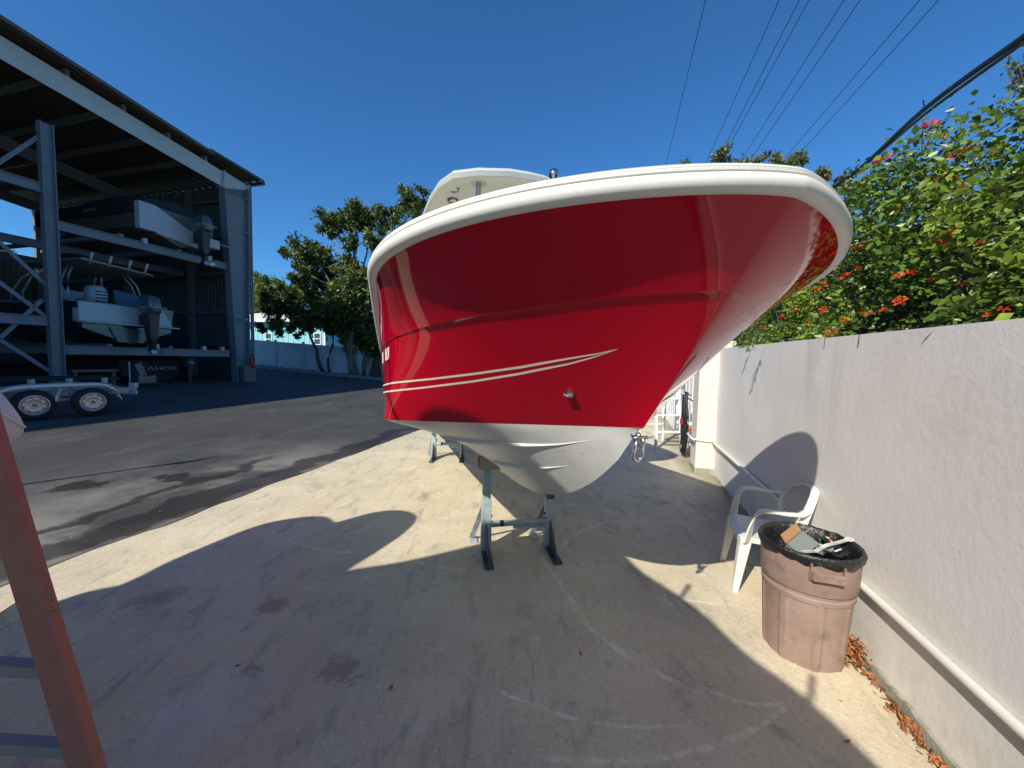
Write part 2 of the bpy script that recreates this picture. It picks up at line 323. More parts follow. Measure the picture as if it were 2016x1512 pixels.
def floor_material(name, kind):
    m = bpy.data.materials.new(name); m.use_nodes = True; N = m.node_tree.nodes; L = m.node_tree.links; b = N['Principled BSDF']
    tc = N.new('ShaderNodeTexCoord'); P = tc.outputs['Object']
    def nz(s, d=8, r=.6, st=(1, 1, 1), rot=0, dist=0):
        mp = N.new('ShaderNodeMapping'); mp.inputs['Scale'].default_value = st; mp.inputs['Rotation'].default_value = (0, 0, rot); L.new(P, mp.inputs[0])
        n = N.new('ShaderNodeTexNoise'); n.inputs['Scale'].default_value = s; n.inputs['Detail'].default_value = d; n.inputs['Roughness'].default_value = r; n.inputs['Distortion'].default_value = dist
        L.new(mp.outputs[0], n.inputs[0]); return n.outputs[0]
    def mr(src, a, z, o0=0, o1=1, smooth=True):
        r = N.new('ShaderNodeMapRange'); r.inputs[1].default_value = a; r.inputs[2].default_value = z; r.inputs[3].default_value = o0; r.inputs[4].default_value = o1
        if smooth: r.interpolation_type = 'SMOOTHSTEP'
        L.new(src, r.inputs[0]); return r.outputs[0]
    def mm(op, A, B=None):
        x = N.new('ShaderNodeMath'); x.operation = op
        for i, v in ((0, A), (1, B)):
            if v is None: continue
            if isinstance(v, (int, float)): x.inputs[i].default_value = v
            else: L.new(v, x.inputs[i])
        return x.outputs[0]
    def mix(f, A, B):
        x = N.new('ShaderNodeMix'); x.data_type = 'RGBA'; L.new(f, x.inputs[0])
        for i, v in ((6, A), (7, B)):
            if isinstance(v, tuple): x.inputs[i].default_value = (*v, 1)
            else: L.new(v, x.inputs[i])
        return x.outputs[2]
    sp = N.new('ShaderNodeSeparateXYZ'); L.new(P, sp.inputs[0]); X, Y = sp.outputs[0], sp.outputs[1]
    def dist(cx, cy):
        return mm('SQRT', mm('ADD', mm('POWER', mm('SUBTRACT', X, cx), 2), mm('POWER', mm('SUBTRACT', Y, cy), 2)))
    # distance left of the lane edge
    e = mm('ADD', mm('MULTIPLY', mm('SUBTRACT', X, EA.x), EN.x), mm('MULTIPLY', mm('SUBTRACT', Y, EA.y), EN.y))
    along = mm('ADD', mm('MULTIPLY', mm('SUBTRACT', X, EA.x), ED.x), mm('MULTIPLY', mm('SUBTRACT', Y, EA.y), ED.y))
    if kind == 'concrete':
        c = mix(mr(nz(1.3, 6), .35, .68), (.66, .57, .405), (.55, .47, .335))
        c = mix(mr(nz(2.4, 9, .7, dist=1.2), .5, .72), c, (.70, .62, .47))
        c = mix(mr(nz(7, 10, .75, (1, .35, 1), 1.9, .6), .50, .68, 0, .65), c, (.29, .26, .225))
        c = mix(mr(nz(70, 5, .7), .52, .72, 0, .55), c, (.22, .20, .17))
        c = mix(mr(nz(.7, 9, .72, dist=.8), .60, .70, 0, .7), c, (.27, .235, .195))       # old stains
        c = mix(mr(nz(3.1, 7, .75, dist=1.5), .67, .71, 0, .6), c, (.20, .16, .13))    # dark spills
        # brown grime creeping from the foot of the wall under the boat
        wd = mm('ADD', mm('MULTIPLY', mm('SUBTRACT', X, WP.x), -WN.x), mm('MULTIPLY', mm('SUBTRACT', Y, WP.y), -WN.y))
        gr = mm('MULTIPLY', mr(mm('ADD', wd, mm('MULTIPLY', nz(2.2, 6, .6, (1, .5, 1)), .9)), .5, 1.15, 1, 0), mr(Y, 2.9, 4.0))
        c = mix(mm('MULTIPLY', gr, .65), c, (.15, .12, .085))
        # pale arcs: light reflected off the glossy hull, painted into the concrete colour
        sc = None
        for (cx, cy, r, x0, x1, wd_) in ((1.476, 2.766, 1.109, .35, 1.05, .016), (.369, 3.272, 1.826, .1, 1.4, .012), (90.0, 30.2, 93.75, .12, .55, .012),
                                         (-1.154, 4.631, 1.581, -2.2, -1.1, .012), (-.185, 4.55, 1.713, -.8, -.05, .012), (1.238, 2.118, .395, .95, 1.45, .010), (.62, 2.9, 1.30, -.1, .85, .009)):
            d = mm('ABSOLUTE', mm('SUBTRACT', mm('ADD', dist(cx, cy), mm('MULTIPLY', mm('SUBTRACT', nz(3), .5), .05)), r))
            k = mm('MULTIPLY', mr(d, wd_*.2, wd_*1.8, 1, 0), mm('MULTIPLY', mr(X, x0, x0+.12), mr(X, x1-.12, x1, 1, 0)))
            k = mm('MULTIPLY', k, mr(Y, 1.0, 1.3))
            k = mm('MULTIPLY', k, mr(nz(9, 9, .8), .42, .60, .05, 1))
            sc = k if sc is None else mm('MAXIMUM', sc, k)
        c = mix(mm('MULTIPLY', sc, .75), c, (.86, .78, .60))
        # blue paint spatter
        sc = None
        for (px, py, r) in ((805, 1131, .05), (838, 1160, .03), (1196, 1306, .022), (1090, 1330, .02), (1127, 1385, .014)):
            q = on_ground(px, py)
            k = mr(mm('ADD', dist(q.x, q.y), mm('MULTIPLY', mm('SUBTRACT', nz(22, 4), .5), .12)), r*.6, r, 1, 0); sc = k if sc is None else mm('MAXIMUM', sc, k)
        c = mix(mm('MULTIPLY', sc, .7), c, (.26, .48, .50))
        c = mix(mr(nz(26, 6, .8), .50, .70, 0, .5), c, (.34, .30, .25))
        c = mix(mr(nz(38, 3, .8, dist=.6), .60, .66, 0, .45), c, (.78, .72, .58))
        vo = N.new('ShaderNodeTexVoronoi'); vo.feature = 'DISTANCE_TO_EDGE'; vo.inputs['Scale'].default_value = .55
        wv_ = N.new('ShaderNodeVectorMath'); wv_.operation = 'ADD'; nv_ = N.new('ShaderNodeTexNoise'); nv_.inputs['Scale'].default_value = 3; nv_.inputs['Detail'].default_value = 6; L.new(P, nv_.inputs[0])
        sv_ = N.new('ShaderNodeVectorMath'); sv_.operation = 'SCALE'; sv_.inputs[3].default_value = .35; L.new(nv_.outputs[1], sv_.inputs[0]); L.new(P, wv_.inputs[0]); L.new(sv_.outputs[0], wv_.inputs[1]); L.new(wv_.outputs[0], vo.inputs['Vector'])
        crk = mm('MULTIPLY', mr(vo.outputs['Distance'], .0006, .003, 1, 0), mr(nz(.9, 4), .55, .66))
        c = mix(mm('MULTIPLY', crk, .5), c, (.13, .11, .09))
        c = mix(mr(nz(130, 1, .3), .80, .83, 0, .9), c, (.85, .83, .78))
        sc = None
        for (px, py, r) in ((670, 1322, .085), (540, 1190, .10), (505, 1320, .07), (300, 1180, .14)):
            q = on_ground(px, py)
            k = mr(mm('ADD', dist(q.x, q.y), mm('MULTIPLY', mm('SUBTRACT', nz(5, 9, .8), .5), .55)), r*.5, r*1.2, 1, 0); sc = k if sc is None else mm('MAXIMUM', sc, k)
        c = mix(mm('MULTIPLY', sc, .5), c, (.20, .15, .12))
        # paler scrubbed patch in front
        q = on_ground(380, 1400)
        k = mr(mm('ADD', dist(q.x, q.y), mm('MULTIPLY', mm('SUBTRACT', nz(6, 9, .8), .5), 1.3)), .05, .30, 1, 0)
        c = mix(mm('MULTIPLY', k, .5), c, (.64, .60, .56))
        L.new(c, b.inputs['Base Color']); b.inputs['Roughness'].default_value = .8
        h = mm('ADD', mm('MULTIPLY', nz(5, 10, .75, (1, .5, 1), 1.9, .7), 1.6), mm('MULTIPLY', nz(60, 6, .7), .35))
        st_ = .45
    else:
        c = mix(mr(nz(.8, 8), .3, .7), (.030, .029, .028), (.050, .049, .047))
        c = mix(mr(nz(2.2, 9, .7, (1, .3, 1), 1.35, .5), .48, .72, 0, .8), c, (.085, .082, .077))
        c = mix(mr(nz(120, 4, .7), .5, .75, 0, .5), c, (.19, .185, .175))
        c = mix(mr(nz(24, 2, .5), .77, .81, 0, .8), c, (.34, .33, .31))
        # pale silt near the edge, cut by dark damp runs
        near = mr(e, .4, 3.0, 1, 0)
        silt = mm('MULTIPLY', near, mr(nz(.55, 7, .6, dist=.4), .40, .60))
        silt = mm('MULTIPLY', silt, mr(along, 5, 2, 0, 1))
        c = mix(mm('MULTIPLY', silt, .75), c, (.27, .255, .225))
        damp = mm('ADD', e, mm('MULTIPLY', mm('SUBTRACT', nz(1.0, 6, .6, (1, 1, 1)), .5), 1.1))
        band = mm('MULTIPLY', mr(damp, .0, .12), mr(damp, .38, .50, 1, 0))
        band2 = mm('MULTIPLY', mr(damp, .72, .78), mr(damp, .86, .98, 1, 0))
        band = mm('MAXIMUM', band, mm('MULTIPLY', band2, mr(along, 3.4, 2.6, 0, 1)))
        pud = None
        for (px, py, rx) in ((345, 938, .16), (385, 944, .12), (150, 958, .2), (480, 958, .15), (560, 940, .25)):
            q = at_asph(px, py); dq = mm('ADD', dist(q.x, q.y), mm('MULTIPLY', mm('SUBTRACT', nz(2.6, 9, .75, (1, .45, 1)), .5), 1.1))
            k = mr(dq, rx*.75, rx*.95, 1, 0); pud = k if pud is None else mm('MAXIMUM', pud, k)
        wet = mm('MAXIMUM', mm('MULTIPLY', band, .9), pud)
        c = mix(mm('MULTIPLY', wet, .85), c, (.028, .023, .019))
        L.new(c, b.inputs['Base Color']); L.new(mr(wet, 0, 1, .82, .45), b.inputs['Roughness'])
        h = mm('ADD', mm('MULTIPLY', nz(90, 5, .7), .5), nz(9, 6)); st_ = .3
    bn = N.new('ShaderNodeBump'); bn.inputs['Strength'].default_value = st_; bn.inputs['Distance'].default_value = .012
    L.new(h, bn.inputs['Height']); L.new(bn.outputs[0], b.inputs['Normal'])
    return m
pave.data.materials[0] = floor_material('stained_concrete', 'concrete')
asph.data.materials[0] = floor_material('yard_asphalt', 'asphalt')

# ------------------------------------------------------------------ stucco wall and pilaster
t = thing('stucco_wall', 'long pale stucco garden wall on the right with flowering hedge behind it', 'wall', WQ(0))
def ztop(q): return 1.835+.012*q
qs = [-9, -6, -4.5, -3.5, -2.5, -1.5, -.6, 0]
nq = 90; Q = list(np.linspace(-9, 0, nq)); zs = list(np.linspace(0, 1, 22))
def wv(q, f):
    z = f*ztop(q); return WQ(q, -.006*noise.noise(Vector((q*1.4, z*1.4, 0)))-.002*noise.noise(Vector((q*6, z*6, 5))), z)
m = MB().grid([[wv(q, f) for f in zs] for q in Q], flip=True)
m.grid([[WQ(q, .2, ztop(q)), wv(q, 1)] for q in Q]); m.grid([[WQ(q, .2, 0), WQ(q, .2, ztop(q))] for q in Q])
m.add([WQ(-9, 0, 0), WQ(-9, .2, 0), WQ(-9, .2, ztop(-9)), WQ(-9, 0, ztop(-9))], [(0, 1, 2, 3)])
m.build('wall_face', 'wall', t, smooth=True, auto=40)
m = MB()   # bare footing showing under the paint, ragged upper edge
Q2 = list(np.arange(-6, -.2, .03))
def fh(q): return max(.012, .055+.05*noise.noise(Vector((q*1.6, 1, 0)))+.02*noise.noise(Vector((q*14, 2, 0)))-.025*(q > -3.2)*1)
m.grid([[WQ(q, -.022, .0), WQ(q, -.016, fh(q)), WQ(q, .002, fh(q)+.004)] for q in Q2], flip=True)
m.build('footing', 'footing', t)
for q in (-3.02, -3.42): MB().bar(WQ(q, -.008, ztop(q)), WQ(q+.004, -.008, ztop(q)-.06), .0035, .003).build('crack', 'fascia', t)
pl = thing('pilaster', 'cream stucco pier closing the far end of the pale garden wall', 'pillar', WQ(.2))
m = MB().box(WQ(.2, -.02, .97), (.46, .42, 1.94), Matrix.Rotation(-WH, 3, 'Z')); m.build('pier', 'wallcream', pl, bevel=.012)
MB().box(WQ(.2, -.02, .03), (.475, .435, .10), Matrix.Rotation(-WH, 3, 'Z')).build('footing', 'footing', pl)
# white board fence further on
fb = thing('board_fence', 'white vertical board fence beyond the cream pier', 'fence', WQ(3))
for i in range(46):
    q = .50+.2*i; MB().box(WQ(q, -.06+.008*(i % 2), .9), (.03, .192, 1.8), Matrix.Rotation(-WH, 3, 'Z')).build('board', 'trim', fb)
MB().bar(WQ(.43, -.09, 1.78), WQ(9.8, -.09, 1.78), .05, .09).build('top_rail', 'trim', fb)
for q in (.62, 3.2, 6.0, 9.0): MB().box(WQ(q, -.115, .93), (.09, .09, 1.86), Matrix.Rotation(-WH, 3, 'Z')).build('post', 'trim', fb)
# low building closing the lane at its far end
bk = thing('storage_shed', 'low dark shed at the far end of the lane behind the ladder', 'shed', WQ(15, -3))
MB().box(WQ(15, -4.0, 1.2), (7, 3, 2.4), Matrix.Rotation(-WH, 3, 'Z')).build('wall', 'box_grey', bk)
MB().box(WQ(15, -4.0, 2.46), (7.3, 3.3, .1), Matrix.Rotation(-WH, 3, 'Z')).build('roof', 'metalroof', bk)

# pipe along the wall
def pipe_pt(px, py, off=-.032): return on_plane(px, py, WQ(0, off), WN)
pp = thing('water_pipe', 'white PVC water pipe sagging along the stucco wall', 'pipe', WQ(-2, -.03, .45))
A = [pipe_pt(1404, 872), pipe_pt(1440, 903), pipe_pt(1484, 943), pipe_pt(1553, 1001), pipe_pt(1692, 1156), pipe_pt(1850, 1300), pipe_pt(2016, 1441)]
zz = [interp(q, [-9, -4.6, -3.9, -3.4, -2.7, -1.9, -1.0, 0], [.42, .43, .42, .41, .475, .475, .475, .47]) for q in np.linspace(-9, 0, 60)]
path = [WQ(q, -.025, z) for q, z in zip(np.linspace(-9, 0, 60), zz)]
MB().tube(path, .0195, 12).build('pipe_run', 'pvc', pp, smooth=True)
MB().tube([WQ(-.01, -.26, .50), WQ(-.01, -.27, .50), WQ(.0, -.30, .5), WQ(.45, -.30, .5), WQ(.7, -.17, .5)], .016, 10).build('elbow_run', 'pvc', pp, smooth=True)
MB().tube([WQ(0, -.034, .47), WQ(-.02, -.12, .485), WQ(-.02, -.26, .5)], .016, 10).build('riser_run', 'pvc', pp, smooth=True)
for q in (-1.75,): MB().tube([WQ(q, -.025, .475), WQ(q+.05, -.025, .475)], .0235, 12).build('coupling', 'pvc', pp, smooth=True)

# tap riser with valves, hose coil, on the board fence just past the pier
tp = thing('standpipe', 'white standpipe with valves on the fence beside the hose', 'tap', WQ(.75, -.19, 0))
MB().tube([WQ(.72, -.19, .1), WQ(.72, -.19, 1.0)], .014, 8).tube([WQ(.72, -.19, .25), WQ(1.1, -.19, .25)], .014, 8).build('riser', 'pvc', tp, smooth=True)
for z, mt in ((.95, 'pvc'), (.62, 'pvc'), (.5, 'redvalve')):
    MB().lathe([(.001, -.03), (.03, -.03), (.034, 0), (.03, .03), (.001, .03)], 10, WQ(.72, -.22, z)).bar(WQ(.68, -.25, z), WQ(.8, -.25, z), .012, .03).build('valve', mt, tp, smooth=True, auto=40)
MB().tube([WQ(.6, -.2, 1.0), WQ(.95, -.24, 1.02), WQ(1.0, -.28, .98)], .011, 8).build('spout', 'steel', tp, smooth=True)
hc = thing('hose_coil', 'black hose hung in long loops on the fence behind the pier', 'hose', WQ(1.0, -.28, 1.05))
for i in range(13):
    a = []; off = -.25-.012*(i % 4)-.02*random.random(); q0 = 1.0+random.uniform(-.09, .09); wdt = .05+.11*random.random(); bot = random.uniform(.02, .2)
    for j in range(25):
        th = 2*PI*j/24; a.append(WQ(q0+wdt*math.sin(th)*(1.25-.5*math.cos(th)), off+.012*math.sin(3*th+i), (1.12+bot)/2+(1.12-bot)/2*math.cos(th)))
    MB().tube(a, .011, 6).build('hose_loop', 'hose', hc, smooth=True)
MB().tube([WQ(.98, -.18, 1.08), WQ(.98, -.36, 1.10)], .02, 8).build('hook', 'galv', hc)
MB().box(WQ(.94, -.33, .62), (.03, .05, .1)).build('nozzle', 'redvalve', hc)

# far aluminium stepladder beside the hose
def step_ladder(root, p0, ax, dp, h, wb, wt, rail, stepm, n, lean):
    ax = Vector(ax).normalized(); dp = Vector(dp).normalized()
    def rp(s, z): f = z/h; return Vector(p0)+ax*s*(wb+(wt-wb)*f)/2+dp*lean*f+Vector((0, 0, z))
    for s in (-1, 1): MB().bar(rp(s, 0), rp(s, h), .03, .07, up=dp).build('rail', rail, root)
    for s in (-1, 1):
        q = Vector(p0)+ax*s*wb/2+dp*lean*2.1; MB().bar(q, rp(s, h*.97)+dp*.03, .025, .04, up=dp).build('rear_rail', rail, root)
    for k in range(1, n+1):
        z = h*k/(n+.3); MB().box((rp(-1, z)+rp(1, z))/2, ((rp(1, z)-rp(-1, z)).length-.03, .085, .028), frame((0, 0, 0), ax, Vector((0, 0, 1)).cross(ax)).to_3x3()).build('step', stepm, root)
    for k in (1, 3):
        z = h*k/(n+.3)*1.15; q = Vector(p0)+dp*(lean*2.1-(lean*1.05)*z/h)+Vector((0, 0, z)); MB().box(q, ((wb+(wt-wb)*z/h), .02, .02), frame((0, 0, 0), ax, Vector((0, 0, 1)).cross(ax)).to_3x3()).build('rear_brace', stepm, root)
fl = thing('aluminium_stepladder', 'tall white aluminium stepladder standing in the lane behind the red boat', 'ladder', (2.95, 7.3, 0))
step_ladder(fl, (2.98, 7.15, 0), (1, .12, 0), (-.12, 1, 0), 2.3, .52, .36, 'trim', 'trim', 7, .35)

# ------------------------------------------------------------------ red boat
LAM = .83; HB = R(-19.28)
BD = Vector((math.sin(HB), math.cos(HB), 0)); BR = Vector((math.cos(HB), -math.sin(HB), 0))   # aft, port (image right)
BT = Vector((.916*LAM, 1.306*LAM, 0))
def BZ(z): return 1.6+(z-1.6)*LAM
def BP(s, w_, z): return BT+BD*(s*LAM)+BR*(w_*LAM)+Vector((0, 0, BZ(z)))
def cur(kind, s):
    B, L_, p, q, c, s0, z0, a, b = dict(s=(1.297, 1.351, 2.23, 1.44, .019, 0, 2.158, .112, .006), k=(1.265, 2.1532, 2.4641, 1.2897, .015, .219, 1.887, .1207, .0043),
        c=(1.2494, 1.3396, 1.0873, .8409, .0142, .702, 1.265, .1016, .0086))[kind]
    r = min(s/L_, 1); w_ = B*(1-(1-r)**p)**(1/q)-c*max(s-L_, 0)
    return (s+s0, w_, z0-a*s+b*s*s)
SMAX = 7.0
SS = [SMAX*(i/110)**2.2 for i in range(111)]
KS = [.702, .75, .803, .911, 1.03, 1.15, 1.3, 1.457, 1.762, 2.075, 2.461, 2.963, 3.43, 5, 7.7]
KZ = [1.265, 1.243, 1.178, 1.047, .945, .853, .757, .674, .552, .462, .407, .371, .35, .33, .33]
rb = thing('red_boat', 'large glossy red centre console boat with white bottom on jack stands', 'boat', (BP(3.5, 0, 0).x, BP(3.5, 0, 0).y, 0))
def side_pt(s, t, sg=-1, off=0):
    # t<1 between chine and knuckle, t>1 between knuckle and sheer
    C_, K_, S_ = cur('c', s), cur('k', s), cur('s', s)
    l0 = math.dist(C_, K_); l1 = math.dist(K_, S_); lt = math.dist(C_, S_)
    mk = [(b-a)/lt for a, b in zip(C_, S_)]
    def herm(p, m0, p1, m1, f): return p*(2*f**3-3*f*f+1)+m0*(f**3-2*f*f+f)+p1*(3*f*f-2*f**3)+m1*(f**3-f*f)
    if t <= 1:
        q = [herm(a, b-a, b, m_*l0, t) for a, b, m_ in zip(C_, K_, mk)]; bul = 0
    else:
        f = t-1; q = [herm(a, m_*l1, b, b-a, f) for a, b, m_ in zip(K_, S_, mk)]; bul = .008*min(1, s*2.5)
    v = BP(q[0], sg*(q[1]+(bul+off if K_[1] > .0001 else 0)), q[2])
    return v
def side_rows(t0, t1, n, sg):
    rows = [[side_pt(s, t0+(t1-t0)*j/n, sg) for j in range(n+1)] for s in SS]; return rows
for nm, t0, t1, n in (('hull_side', 0, 1, 14), ('hull_topside', 1.0001, 2, 14)):
    m = MB()
    m.grid(side_rows(t0, t1, n, -1)); m.grid(side_rows(t0, t1, n, 1), flip=True)
    if nm == 'hull_side':   # knuckle lip closing the step
        for sg in (-1, 1): m.grid([[side_pt(s, 1, sg), side_pt(s, 1.0001, sg)] for s in SS], flip=sg > 0)
    # transom part
    a = [side_pt(SMAX, t0+(t1-t0)*j/n, -1) for j in range(n+1)]; b = [side_pt(SMAX, t0+(t1-t0)*j/n, 1) for j in range(n+1)]
    m.grid([a, b])
    import bmesh
    o = m.build(nm, 'red', rb, smooth=True, auto=50)
    bm = bmesh.new(); bm.from_mesh(o.data); bmesh.ops.remove_doubles(bm, verts=bm.verts, dist=1e-4); bmesh.ops.recalc_face_normals(bm, faces=bm.faces); bm.to_mesh(o.data); bm.free()
    o.data.polygons.foreach_set('use_smooth', [True]*len(o.data.polygons)); o.data.set_sharp_from_angle(angle=R(50))
def chine_at(s):
    c_ = cur('c', max(s-.702, 0)); return c_[1], c_[2]
def bot_pt(s, t, sg=-1, off=0):
    wc, zc = chine_at(s); zk = interp(s, KS, KZ)
    wi, zi = wc*.93, zc-.03*min(1, wc/.4)      # inner chine
    if t > .93: f = (t-.93)/.07; w_ = wi+(wc-wi)*f; z = zi+(zc-zi)*f
    else: f = t/.93; w_ = wi*f; z = zk+(zi-zk)*(f+.17*math.sin(PI*f)*min(1, max(0, s-1.0)/1.2))
    return BP(s, sg*w_, z-off)
BS = [.702+(7.65-.702)*(i/120)**2 for i in range(121)]
m = MB()
ts = list(np.linspace(0, .93, 14))+[.965, 1]
m.grid([[bot_pt(s, t, -1) for t in ts] for s in BS]); m.grid([[bot_pt(s, t, 1) for t in ts] for s in BS], flip=True)
m.grid([[bot_pt(7.65, t, -1) for t in ts], [bot_pt(7.65, t, 1) for t in ts]])
o = m.build('hull_bottom', 'bottom', rb, smooth=True)
bm = bmesh.new(); bm.from_mesh(o.data); bmesh.ops.remove_doubles(bm, verts=bm.verts, dist=1e-4); bmesh.ops.recalc_face_normals(bm, faces=bm.faces); bm.to_mesh(o.data); bm.free()
o.data.polygons.foreach_set('use_smooth', [True]*len(o.data.polygons)); o.data.set_sharp_from_angle(angle=R(28))
# spray strakes
for sg in (-1, 1):
    for t0, t1, s0 in ((.66, .62, .96), (.31, .33, 1.22)):
        rows = []
        for i in range(60):
            s = s0+(7.5-s0)*(i/59)**1.6; f = min(1, (s-s0)/.5)*.9+.02; t = t0+(t1-t0)*i/59
            hw = .015*f/max(.25, chine_at(s)[0])
            rows.append([bot_pt(s, t-hw, sg, .0), bot_pt(s, t+hw*.8, sg, .024*f), bot_pt(s, t+hw, sg, .024*f), bot_pt(s, t+hw*1.05, sg, .0)])
        MB().grid(rows, flip=sg < 0).build('spray_strake', 'bottom', rb, smooth=True, auto=30)
# gunwale cap and rub rail swept round the bow
sp_ = [side_pt(s, 2, -1) for s in reversed(SS[1:])]+[BP(0, 0, 2.158)]+[side_pt(s, 2, 1) for s in SS[1:]]
nn_ = len(sp_); nor = []
for i in range(nn_):
    tg = sp_[min(i+1, nn_-1)]-sp_[max(i-1, 0)]; tg.z = 0; nor.append(Vector((-tg.y, tg.x, 0)).normalized())
# smooth the normals a little at the bow
for _ in range(4): nor = [nor[0]]+[(nor[i-1]+nor[i]*2+nor[i+1]).normalized() for i in range(1, nn_-1)]+[nor[-1]]
if (nor[nn_//2]).dot(-BD) < 0: nor = [-n_ for n_ in nor]
def railprof(pr, name, mt):
    MB().sweep(sp_, pr, closed=False, cap=False, fixed=nor).build(name, mt, rb, smooth=True, auto=35)
railprof([(-.02, .0), (.008, -.002), (.022, .002), (.033, .011), (.037, .024), (.036, .036), (.030, .044), (.024, .045)], 'rub_rail', 'rail')
railprof([(.022, .0455), (.022, .049), (.027, .051), (.028, .057), (.023, .059), (.019, .062)], 'rail_insert', 'rail')
railprof([(.017, .060), (.021, .064), (.020, .069), (.013, .072), (.006, .077), (-.03, .095), (-.08, .111), (-.14, .118), (-.22, .118), (-.26, .105), (-.27, .05)], 'gunwale_cap', 'gel')
# foredeck / cockpit sole closing the hull
m = MB(); h_ = nn_//2; rows = []
for i in range(0, h_+1, 2):
    a = sp_[i]-nor[i]*.25+Vector((0, 0, .06)); b = sp_[nn_-1-i]-nor[nn_-1-i]*.25+Vector((0, 0, .06)); rows.append([a.lerp(b, k/6)+Vector((0, 0, .0)) for k in range(7)])
m.grid(rows).build('deck', 'gel', rb, smooth=True)
# console and hardtop
def BL(s, w_, z): return BT+BD*s+BR*w_+Vector((0, 0, z))
MB().hull8([BL(3.0, -.4, 1.5), BL(3.0, .4, 1.5), BL(4.2, .42, 1.5), BL(4.2, -.42, 1.5), BL(3.25, -.36, 2.35), BL(3.25, .36, 2.35), BL(4.1, .4, 2.35), BL(4.1, -.4, 2.35)]).build('console', 'gel', rb, bevel=.04)
def top_outline(k, z, n=None):
    pts = [(2.83, -.68), (4.6, -.74), (4.78, -.6), (4.78, .6), (4.6, .74), (2.83, .68), (2.55, .645), (2.33, .56), (2.21, .38), (2.13, .14), (2.12, 0), (2.13, -.16), (2.21, -.40), (2.33, -.57), (2.55, -.65)]
    return [BL(3.49+(x-3.45)*k, .06+y*k, z) for x, y in pts]
HZ = 3.035
m = MB(); o1 = top_outline(1, HZ+.0); o2 = top_outline(1.02, HZ+.03); o3 = top_outline(.985, HZ+.07); o4 = top_outline(.55, HZ+.11); k_ = len(o1)
allv = o1+o2+o3+o4; m.add(allv, [(r*k_+j, r*k_+(j+1) % k_, (r+1)*k_+(j+1) % k_, (r+1)*k_+j) for r in range(3) for j in range(k_)]+[tuple(3*k_+j for j in range(k_))])
ht = m.build('hardtop', 'gel', rb, smooth=True, auto=50)
m = MB(); i1 = top_outline(.995, HZ+.0015); i2 = top_outline(.88, HZ+.006); i3 = top_outline(.83, HZ+.035)
m.add(i1+i2+i3, [(r*k_+(j+1) % k_, r*k_+j, (r+1)*k_+j, (r+1)*k_+(j+1) % k_) for r in range(2) for j in range(k_)]+[tuple(2*k_+j for j in reversed(range(k_)))])
lin = m.build('liner', 'cream', rb, smooth=True, auto=30)
for (s, w_, s2, w2) in ((2.40, -.29, 2.62, -.32), (2.40, .30, 2.62, .30), (4.5, -.5, 4.3, -.46), (4.5, .5, 4.3, .46)):
    MB().tube([BL(s, w_, HZ+.02), BL(s2, w2, 1.6)], .022, 10).lathe([(.001, -.006), (.065, -.006), (.065, .012), (.03, .02)], 16, BL(s, w_, HZ+.01)).build('hardtop_pipe', 'satin', rb, smooth=True, auto=40)
for (s, w_) in ((2.62, -.46), (2.86, -.42), (3.4, .3)):
    MB().lathe([(.001, 0), (.04, 0), (.05, .006), (.052, .014)], 16, BL(s, w_, HZ+.01)).build('downlight', 'chrome_dark', rb, smooth=True)
# bow light / anchor horn seen over the gunwale
q = at(1090, 352, 2.35)
MB().tube([q-Vector((0, 0, .05)), q-Vector((0, 0, q.z-1.9))], .011, 8).build('light_pole', 'satin', rb, smooth=True)
MB().lathe([(.001, .055), (.022, .05), (.03, .03), (.03, .012), (.02, 0), (.018, -.06), (.03, -.07)], 14, q).build('all_round_light', 'steel', rb, smooth=True)
# pinstripes, one tapering pair
upk = ([1.803*0+.178, .238, .329, .513, .748, 1.02, 1.342, 1.803, 6.8], [.667, .640, .617, .570, .533, .505, .487, .480, .47])
lok = ([.178, .255, .329, .53, .765, 1.066, 1.342, 2.217, 6.8], [.667, .612, .575, .512, .460, .415, .385, .362, .35])
for sg in (-1, 1):
    for xs, ys in (upk, lok):
        rows = []
        for i in range(90):
            s = .178+6.6*(i/89)**1.8; t_ = interp(s, xs, ys); hw = .0105*min(1, ((s-.178)/.30)**.6+.03)
            rows.append([side_pt(s, t_-hw, sg, .0016), side_pt(s, t_+hw, sg, .0016)])
        MB().grid(rows, flip=sg > 0).build('pinstripe', 'stripe', rb, smooth=True)
# registration decal far aft on the starboard side
for k in range(7):
    if k == 2: continue
    s_ = 1.55+.28*k; MB().grid([[side_pt(s_+a, .80, -1, .003), side_pt(s_+a, .94, -1, .003)] for a in (0, .08, .16)]).build('registration_decal', 'stripe', rb)
# through-hull drain
p = side_pt(.329, .333, -1, .0); nrm = (side_pt(.329, .6, -1)-p).cross(side_pt(.5, .333, -1)-p).normalized()
if nrm.dot(C0-p) < 0: nrm = -nrm
mz = nrm.to_track_quat('Z', 'Y').to_matrix()
MB().lathe([(.002, .012), (.008, .010), (.014, .016), (.021, .012), (.023, .0)], 20, p, mz).bar(p+mz @ Vector((-.02, 0, .016)), p+mz @ Vector((.02, .004, .016)), .008, .006).build('drain_fitting', 'steel', rb, smooth=True, auto=40)
